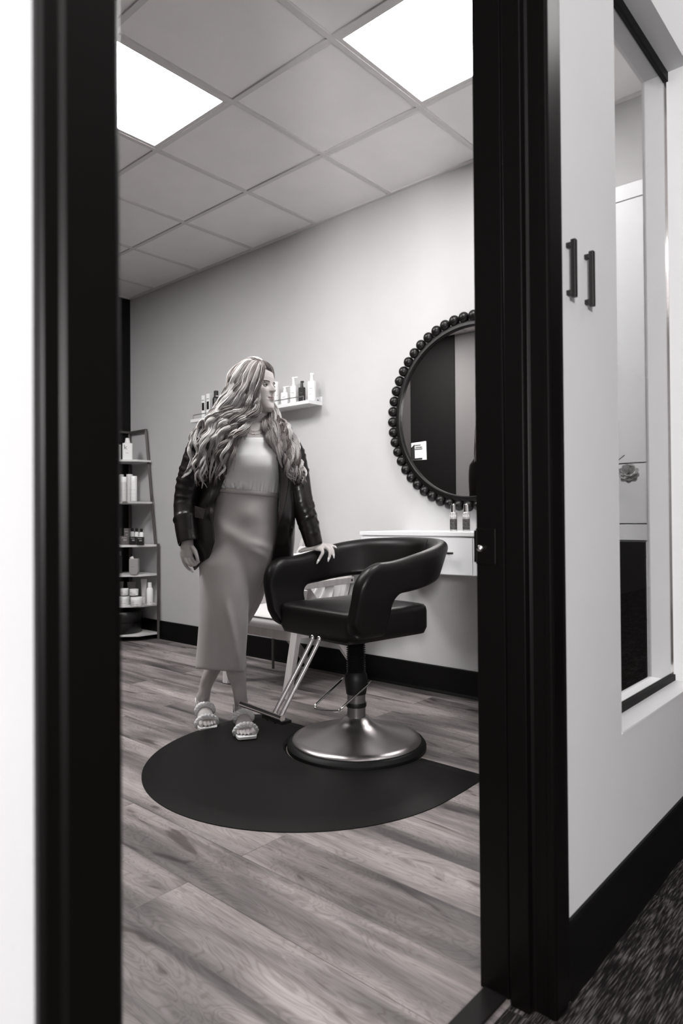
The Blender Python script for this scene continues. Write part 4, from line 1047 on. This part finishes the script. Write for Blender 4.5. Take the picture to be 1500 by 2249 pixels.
for y in np.linspace(1190, 1476, 60):
    xl, xr, dp, wc = [float(np.interp(y, [s[0] for s in FS], [s[k] for s in FS])) for k in (1, 2, 3, 4)]; ring = []; cx = (xl+xr)/2; hw = (xr-xl)/2
    for k in range(72):
        a = 2*PI*k/72; ca, sa = math.cos(a), math.sin(a); px = cx+hw*math.copysign(abs(ca)**.85, ca); w_ = wc+dp*math.copysign(abs(sa)**.9, sa)
        if sa > 0:
            xx = 500+(y-1330)*.20; w_ += .015*math.exp(-((px-xx)/8)**2)*sstep(1290, 1370, y)       # ridge running to the hem
            xx = 545-(1500-y)*.02; w_ += .004*math.exp(-((px-530-(y-1400)*.05)/5)**2)*sstep(1340, 1400, y)
            xx = 478+(y-1330)*.02; w_ -= .010*math.exp(-((px-xx)/12)**2)*sstep(1330, 1400, y)
        hem = 0
        if y > 1470: hem = 0
        ring.append(Q(px, y + (4*ca-3)*sstep(1400, 1476, y), w_))
    rings.append(ring)
loft(SB, rings)
BS = [(1190, 520, 606, .10, -.06), (1235, 516, 596, .09, -.075), (1280, 500, 580, .08, -.085), (1320, 480, 564, .08, -.075), (1355, 462, 547, .075, -.08), (1400, 450, 536, .07, -.085)]
loft(SB, [[v for v in ering(Q((s[1]+s[2])/2, s[0], s[4]), (s[2]-s[1])/2*MPX, s[3], 40, 2.2)] for s in BS])
skt = obj('skirt', SB, M_skirt, pe); remesh(skt, .0045, 26, .5); bake(skt)
# waistband
rings = []
for i in range(65):
    pass
bm = B(); 
wb = []
for y, o in ((1076, -.002), (1076, .006), (1085, .0075), (1086, .001)):
    cx, hw, dp, wc = [float(np.interp(y, [s[0] for s in SKS], [s[k] for s in SKS])) for k in (1, 2, 3, 4)]
    wb.append([Q(cx+(hw+o/MPX*.6)*math.copysign(abs(math.cos(a))**.9, math.cos(a)), y+7*math.cos(a), wc+(dp+o)*math.copysign(abs(math.sin(a))**.9, math.sin(a))) for a in [2*PI*k/96 for k in range(96)]])
loft(bm, wb, True, False); obj('waistband', bm, M_skirt, skt)

# ---- sandals
M_shoe = mat('white_shoe_leather', .86, .4, tint=.1, spec=.45); M_insole = mat('insole', .66, .5, tint=.3)
for (T0, F_, S_, L), big, nm in ((FTL, -1, 0), (FTR, 1, 1)):
    sd_ = bpy.data.objects.new('sandal', None); COL.objects.link(sd_); sd_.parent = pe
    prof = [(-.245, .062, .024), (-.215, .058, .030), (-.17, .047, .030), (-.12, .028, .031), (-.085, .015, .038), (-.05, .010, .044), (-.02, .009, .044), (.004, .009, .040), (.012, .009, .034)]
    pp = spline(prof, 40); rings = []
    for f, z, hw in pp: rings.append([L(-hw*1.0, f, z-.006+.0), L(hw, f, z-.006), L(hw, f, z+.005), L(-hw, f, z+.005)])
    bm = B(); loft(bm, rings); obj('sole', bm, M_shoe, sd_, smooth=False, bevel=.002)
    bm = B(); loft(bm, [[L(-.024*q, -.245+.0*q, 0), L(.024*q, -.245, 0), L(.024*q, -.19, 0), L(-.024*q, -.19, 0)] if zz == 0 else [L(-.028, -.247, zz), L(.028, -.247, zz), L(.028, -.18, zz+.0), L(-.028, -.18, zz)] for q, zz in ((1, 0), (1, .052))]); obj('heel', bm, M_shoe, sd_, smooth=False, bevel=.003)
    def strap(f0, z0, hw, hh, lean, wid):
        bm = B(); nS = 90; offs = []
        for j in range(3):
            pts = []
            for k in range(nS):
                t_ = k/(nS-1); a = PI*(1-t_)*1.0
                ph = t_*2*PI*3.2+j*2*PI/3
                lat = wid*math.sin(ph); nor = .0042*math.sin(2*ph)
                base = (math.cos(a)*(hw+nor), f0+lat*math.cos(lean), z0+math.sin(a)*(hh+nor)+lat*math.sin(lean))
                pts.append(L(*base))
            tube(bm, pts, .0088, 8, flat=.85)
        obj('braided_strap', bm, M_shoe, sd_)
    strap(-.052, .012, .0475, .032, math.radians(62), .0105)
    strap(-.120, .053, .0395, .030, math.radians(66), .0115)
    bm = B(); 
    tube(bm, [L(-.030, -.236, .055), L(-.036, -.20, .10), L(-.040, -.15, .09)], .0022, 6); obj('ankle_strap', bm, M_shoe, sd_)

# ---- leather blazer
M_blz = mat('blazer_leather', .010, .27, tint=5, spec=.5, bump=.35, bscale=38, noise=.1)
M_lap = mat('blazer_lapel', .019, .42, tint=5, spec=.4, bump=.1, bscale=60)
BZ = [ # y, xL, xR, eL, eR, depth, wc
 (936, 512, 606, 530, 592, .075, -.03), (950, 470, 622, 520, 598, .090, -.025), (965, 438, 641, 512, 602, .108, -.02), (985, 434, 645, 509, 606, .118, -.015), (1010, 440, 646, 506, 610, .128, -.01), (1045, 446, 645, 496, 612, .128, -.01),
 (1080, 444, 644, 481, 612, .126, -.005), (1105, 438, 645, 473, 611, .130, .0), (1150, 428, 646, 469, 608, .142, .0), (1190, 422, 645, 472, 603, .150, -.005), (1215, 420, 643, 464, 599, .15, -.01), (1240, 424, 640, 452, 595, .15, -.015), (1262, 430, 637, 446, 591, .145, -.02)]
BZn = np.array(BZ)
def bsec(y): return [float(np.interp(y, BZn[:, 0], BZn[:, k])) for k in range(1, 7)]
def bpoint(y, t, off=0.0, yshift=0.0):
    """t in 0..1 from the left front edge around the back to the right front edge"""
    xL, xR, eL, eR, dp, wc = bsec(y); cx, hw = (xL+xR)/2, (xR-xL)/2
    aL = math.acos(max(-.98, min(.98, (eL-cx)/hw))); aR = 2*PI+math.acos(max(-.98, min(.98, (eR-cx)/hw)))
    a = aL+(aR-aL)*t; ca, sa = math.cos(a), math.sin(a)
    px = cx+(hw+off/MPX)*ca; w_ = wc+(dp+off)*math.copysign(abs(sa)**.8, sa)
    if sa > 0: 
        for bx, by in ((541, 1018), (590, 1016)): w_ += .042*math.exp(-((px-bx)/34)**2-((y-by)/34)**2)
    w_ -= .085*sstep(1120, 1235, y)*sstep(.45, .75, t)
    fold = 0
    if t < .25 and y > 1020: fold += .006*math.sin(y*.16+px*.10)*sstep(1020, 1060, y)*sstep(1150, 1110, y)
    if t > .78: fold += .003*math.sin(y*.05+px*.12)
    fold += .004*math.sin(a*7+y*.02)*sstep(1100, 1200, y)
    return Q(px, y+yshift, w_+fold)
rings = []; nt_ = 110; ys_ = np.linspace(936, 1262, 84)
def hem_cut(t):
    # lower limit of the cloth: pointed at the left front, longer on the right
    if t < .10: return 1225+ (1252-1225)*math.sin(PI*min(t/.10, 1)*.5+0)*1.0
    if t < .2: return 1252-(t-.10)/.10*22
    return 1240+15*sstep(.5, .8, t)
for yi in range(84):
    rings.append([bpoint(936+(hem_cut(k/(nt_-1))-936)*yi/83, k/(nt_-1)) for k in range(nt_)])
bm = B(); loft(bm, rings, False, False); bz = obj('blazer', bm, M_blz, pe)
sd = bz.modifiers.new('solid', 'SOLIDIFY'); sd.thickness = .005; sd.offset = 1
def sleeve(pts, rad, seed, cuff=True):
    rnd = random.Random(seed); pp = spline([tuple(p) for p in pts], 90); rr = spline([(r,) for r in rad], 90)[:, 0]; rings = []; n = 48; x = None
    bands = [(rnd.uniform(0, 1), rnd.uniform(-1.2, 1.2), rnd.uniform(.002, .0055), rnd.uniform(0, 6.28)) for _ in range(38)]
    for i in range(90):
        p = Vector(pp[i]); t = Vector(pp[min(i+1, 89)])-Vector(pp[max(i-1, 0)]); t.normalize()
        x = (UX - t*UX.dot(t)).normalized(); y = t.cross(x); ring = []; v = i/89
        for k in range(n):
            a = 2*PI*k/n; d = 0
            for b0, sl, am, ph in bands:
                if b0 < .9: d += am*math.exp(-((v-b0-.035*sl*math.cos(a-ph))/.012)**2)*max(0, math.cos(a-ph))*(.5 if v < .15 or v > .86 else 1)
            if v > .985: d -= .001
            ring.append(p+(x*math.cos(a)+y*math.sin(a))*(rr[i]+d*.9))
        rings.append(ring)
    bm = B(); loft(bm, rings, True, False); o = obj('sleeve', bm, M_blz, bz); s = o.modifiers.new('solid', 'SOLIDIFY'); s.thickness = .004; s.offset = 1; return o
sleeve([Q(628, 975, -.02), Q(640, 1000, -.022), Q(652, 1045, -.03), Q(662, 1100, -.012), Q(677, 1150, -.018), Q(690, 1197, -.025)], [.056, .059, .054, .049, .043, .037], 5)
sleeve([Q(452, 972, -.01), Q(440, 996, -.008), Q(424, 1045, -.012), Q(411, 1100, -.008), Q(411, 1150, .040), Q(417, 1193, .070)], [.058, .064, .062, .055, .052, .048], 11)
# lapels follow the front edges
def lapel(side):
    rings = []
    for i in range(50):
        y = 948+(1150-948)*i/49; wd = .075*math.sin(PI*min(1, (1150-y)/160*.5+.0))**.8 if y > 990 else .075
        row = []
        for j in range(7):
            f = j/6; t = f*wd if side < 0 else 1-f*wd
            row.append(bpoint(y, t, .009-.003*f+.004*math.sin(PI*f)))
        rings.append(row)
    bm = B(); loft(bm, rings, False, False); o = obj('lapel', bm, M_lap, bz); s = o.modifiers.new('solid', 'SOLIDIFY'); s.thickness = .003; s.offset = 1
lapel(-1); lapel(1)
def flap(px0, px1, y0, y1, w0, w1, sk):
    bm = B(); loft(bm, [[Q(px0, y0, w0), Q(px1, y0+sk, w1)], [Q(px0+1, y1, w0+.004), Q(px1-5, y1+sk*.6, w1+.004)]], False, False)
    o = obj('pocket_flap', bm, M_lap, bz, smooth=False); s = o.modifiers.new('solid', 'SOLIDIFY'); s.thickness = .006; s.offset = 1
flap(427, 451, 1111, 1136, .112, .138, 7); flap(640, 648, 1142, 1160, .05, .03, 1)
# ---- hair: wavy strands gathered in locks
M_hair = bpy.data.materials.new('blonde_hair'); M_hair.use_nodes = True
nt = M_hair.node_tree; b = nt.nodes['Principled BSDF']; at_ = nt.nodes.new('ShaderNodeAttribute'); at_.attribute_name = 'tone'
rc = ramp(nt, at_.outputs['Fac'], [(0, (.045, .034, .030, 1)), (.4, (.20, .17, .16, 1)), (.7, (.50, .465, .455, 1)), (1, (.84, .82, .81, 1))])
nt.links.new(rc, b.inputs['Base Color']); b.inputs['Roughness'].default_value = .5; b.inputs['Specular IOR Level'].default_value = .4
HV, HFc, HTn_ = [], [], []
vcount = 0
def poly2(pts, t):
    return spline(pts, 2)[0] if False else None
def path_at(P2, n): return spline(P2, n)
rngh = np.random.default_rng(3)
def lock(center, width, thick, tone, nst=26, seg=None, r=.00088, wdir=None):
    """center: (n,3) numpy polyline, width/thick arrays: half extents of the lock"""
    global vcount
    n = len(center); tang = np.gradient(center, axis=0); tang /= np.linalg.norm(tang, axis=1)[:, None]+1e-9
    W_ = np.array(WX); side = np.cross(tang, W_); side /= np.linalg.norm(side, axis=1)[:, None]+1e-9; nor = np.cross(side, tang)
    for s in range(nst):
        a = rngh.uniform(0, 2*PI); q = math.sqrt(rngh.uniform(0, 1)); ox, oy = q*math.cos(a), q*math.sin(a)
        v = np.linspace(0, 1, n); ph = rngh.uniform(0, 6.28)
        jit = .0012*np.sin(v*rngh.uniform(5, 14)+ph)[:, None]*side + .0010*np.cos(v*rngh.uniform(5, 14)+ph)[:, None]*nor
        end = rngh.uniform(.86, 1.0); m = max(6, int(n*end))
        c = (center + side*(ox*width)[:, None] + nor*(oy*thick)[:, None] + jit)[:m]
        rr = r*rngh.uniform(.75, 1.25)*np.minimum(1, (m-np.arange(m))/(m*.12)+.15)
        tg = tang[:m]; x = side[:m]; y = nor[:m]
        for k in range(3):
            an = 2*PI*k/3; HV.append(c + x*(rr*math.cos(an))[:, None] + y*(rr*math.sin(an))[:, None])
        base = vcount; i = np.arange(m-1)
        for k in range(3):
            k2 = (k+1) % 3
            HFc.append(np.stack([base+k*m+i, base+k2*m+i, base+k2*m+i+1, base+k*m+i+1], 1))
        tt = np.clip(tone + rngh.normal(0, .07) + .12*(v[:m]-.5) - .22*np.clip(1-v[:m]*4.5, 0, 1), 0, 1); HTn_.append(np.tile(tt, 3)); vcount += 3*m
def q3(px, py, w): return np.array(Q(px, py, w))
# outer and inner guide paths (px, py, depth)
LO = [(562, 792, .02), (536, 792, .05), (513, 817, .07), (502, 846, .08), (494, 870, .085), (474, 900, .092), (453, 926, .10), (441, 962, .108), (435, 1005, .11), (439, 1064, .11)]
LI = [(573, 794, .075), (580, 803, .100), (578, 824, .115), (572, 848, .118), (564, 874, .118), (565, 903, .120), (549, 930, .130), (527, 960, .150), (513, 990, .160), (507, 1022, .158), (503, 1050, .155)]
def blend(A, Bp, f, n=70):
    return spline(A, n)*(1-f)+spline(Bp, n)*f
def tonef(): 
    r_ = rngh.uniform()
    return .94 if r_ < .34 else (.74 if r_ < .62 else (.52 if r_ < .85 else .32))
def to3(arr): return np.array([q3(*p) for p in arr])
def wave(arr, amp, lam, ph, grow=.35):
    n = len(arr); s = np.concatenate([[0], np.cumsum(np.hypot(np.diff(arr[:, 0]), np.diff(arr[:, 1])))])
    g = np.clip((s/s[-1]-.10)/grow, 0, 1)
    t = np.gradient(arr, axis=0); l = np.hypot(t[:, 0], t[:, 1])+1e-6; nx, ny = -t[:, 1]/l, t[:, 0]/l
    s = s + lam*.22*np.sin(2*PI*s/(lam*2.7)+ph*2.3)
    o = amp*g*np.sin(2*PI*s/lam+ph); a2 = arr.copy(); a2[:, 0] += nx*o; a2[:, 1] += ny*o; a2[:, 2] += .011*g*np.cos(2*PI*s/lam+ph); return a2
v70 = np.linspace(0, 1, 70)
def prof(w0, w1): return (w0+(w1-w0)*np.sin(np.clip(v70*1.25, 0, 1)*PI/2))*np.where(v70 > .6, 1-.86*(np.clip(v70-.6, 0, 1)/.4)**1.3, 1)
nL = 66
for i in range(nL):
    f = (i+.5)/nL*1.0; f = min(1, max(0, f+rngh.normal(0, .02))); layer = rngh.uniform(-.035, .012)
    arr = blend(LO, LI, f); arr[:, 2] += layer*np.linspace(.25, 1, 70)
    L_ = rngh.uniform(.76, 1.07); arr = arr[0]+(arr-arr[0])*(1+(L_-1)*np.linspace(0, 1, 70)**2)[:, None]
    arr = wave(arr, rngh.uniform(4, 9)*(.8 if f > .9 else 1), rngh.uniform(54, 84), 1.2+f*2.2+rngh.normal(0, 1.1))
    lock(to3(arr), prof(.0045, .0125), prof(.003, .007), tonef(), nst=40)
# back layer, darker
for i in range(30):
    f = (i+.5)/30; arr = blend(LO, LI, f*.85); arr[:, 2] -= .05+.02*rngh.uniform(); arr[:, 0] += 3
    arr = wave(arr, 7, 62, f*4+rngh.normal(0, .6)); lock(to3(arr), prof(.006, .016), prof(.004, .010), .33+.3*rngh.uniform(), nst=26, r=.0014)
# locks falling outward on the left arm
for (p, ln) in (([(500, 850, .05), (478, 890, .05), (450, 925, .05), (428, 950, .055), (418, 985, .07), (428, 1010, .08), (414, 1035, .09), (402, 1050, .08)], 1), ([(500, 860, .05), (470, 905, .06), (438, 930, .06), (424, 965, .07), (436, 990, .085), (424, 1020, .09), (446, 1062, .10)], 1), ([(505, 870, .06), (478, 915, .08), (452, 950, .09), (440, 985, .10), (452, 1015, .11), (436, 1040, .11), (440, 1070, .11)], 1)):
    for j in range(3):
        arr = spline(p, 70); arr[:, 0] += rngh.normal(0, 3); arr[:, 2] += rngh.normal(0, .006); lock(to3(wave(arr, 3, 50, j*1.5)), prof(.004, .009), prof(.003, .006), tonef(), nst=22)
# right side, coming from behind the neck over the far shoulder
RO = [(588, 862, -.06), (604, 893, -.03), (620, 922, .02), (638, 950, .05), (653, 985, .06), (662, 1020, .06), (668, 1058, .05)]
RI = [(572, 880, -.03), (578, 915, .01), (581, 938, .06), (590, 962, .10), (603, 985, .125), (618, 1015, .13), (640, 1062, .11)]
for i in range(40):
    f = (i+.5)/40; f = min(1, max(0, f+rngh.normal(0, .02))); arr = blend(RO, RI, f); arr[:, 2] += rngh.uniform(-.03, .008)*np.linspace(.3, 1, 70)
    L_ = rngh.uniform(.82, 1.03); arr = arr[0]+(arr-arr[0])*(1+(L_-1)*np.linspace(0, 1, 70)**2)[:, None]
    arr = wave(arr, rngh.uniform(4.5, 7.5), rngh.uniform(44, 60), f*2.4+rngh.normal(0, 1.0)); tn = tonef(); tn = tn*(.55+.45*min(1, f*0+1)) if f < .7 else tn*.7
    lock(to3(arr), prof(.0045, .0105), prof(.003, .006), tn, nst=36)
# far side of the head: forehead hair line and crown down the far side
FO = [(571, 793, .050), (584, 796, .030), (594, 805, .005), (599, 818, -.030), (600, 832, -.060), (598, 850, -.085)]
FI = [(572, 794, .060), (579, 798, .068), (586, 804, .050), (593, 815, .012), (597, 832, -.045), (597, 852, -.085)]
for i in range(16):
    arr = blend(FO, FI, (i+.5)/16); lock(to3(wave(arr, 1, 60, i)), prof(.004, .006), prof(.002, .003), .45+.25*rngh.uniform(), nst=26)
# short locks over the crown hiding the parting
for i in range(14):
    f = i/13; arr = blend([(575, 796, .08), (556, 789, .05), (530, 797, .02), (510, 824, -.01)], [(578, 797, .04), (566, 788, -.01), (545, 790, -.05), (522, 812, -.08)], f)
    lock(to3(arr), prof(.005, .009), prof(.002, .003), tonef(), nst=30)
# crown and back of the head
for i in range(44):
    a = PI*(.70+.82*i/43)      # directions around the head axis
    d = np.array(HF)*math.cos(a) + np.array(HS)*math.sin(a)
    z0 = np.array([q3(566, 793, .02)])[0]; hcv = np.array(HC); pts = []
    for k in range(70):
        v = k/69; el = min(v*1.9, 1); zz = .233-.10*(1-math.cos(el*PI/2))-.62*max(0, v-.40)
        rad = (.084+.034*max(0, -math.cos(a)))*math.sin(el*PI/2)+.012*v; pts.append(hcv+np.array([0, 0, zz])+d*rad - np.array(HF)*.004)
    c = np.array(pts); tg_ = np.array([-d[1], d[0], 0]); wv_ = np.clip((v70-.3)*2, 0, 1)[:, None]; ph_ = rngh.uniform(0, 6.28)
    c = c + wv_*(tg_*(.013*np.sin(v70*17+ph_))[:, None] + d*(.008*np.cos(v70*17+ph_))[:, None]); c = c[:int(70*rngh.uniform(.86, 1.0))]; c = spline(c, 70)
    lock(c, prof(.008, .017), prof(.003, .007), tonef()*.9, nst=40, r=.0014)
# scalp cap under the strands
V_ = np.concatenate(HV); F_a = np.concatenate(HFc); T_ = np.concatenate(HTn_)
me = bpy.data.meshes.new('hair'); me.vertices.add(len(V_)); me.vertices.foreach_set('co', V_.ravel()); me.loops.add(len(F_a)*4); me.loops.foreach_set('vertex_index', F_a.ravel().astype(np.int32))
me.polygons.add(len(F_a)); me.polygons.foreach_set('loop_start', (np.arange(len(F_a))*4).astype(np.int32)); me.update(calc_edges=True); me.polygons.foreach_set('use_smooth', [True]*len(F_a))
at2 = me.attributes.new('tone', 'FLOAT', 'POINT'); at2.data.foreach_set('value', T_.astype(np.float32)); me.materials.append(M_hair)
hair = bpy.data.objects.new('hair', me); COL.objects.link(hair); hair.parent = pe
print('hair verts', len(V_))
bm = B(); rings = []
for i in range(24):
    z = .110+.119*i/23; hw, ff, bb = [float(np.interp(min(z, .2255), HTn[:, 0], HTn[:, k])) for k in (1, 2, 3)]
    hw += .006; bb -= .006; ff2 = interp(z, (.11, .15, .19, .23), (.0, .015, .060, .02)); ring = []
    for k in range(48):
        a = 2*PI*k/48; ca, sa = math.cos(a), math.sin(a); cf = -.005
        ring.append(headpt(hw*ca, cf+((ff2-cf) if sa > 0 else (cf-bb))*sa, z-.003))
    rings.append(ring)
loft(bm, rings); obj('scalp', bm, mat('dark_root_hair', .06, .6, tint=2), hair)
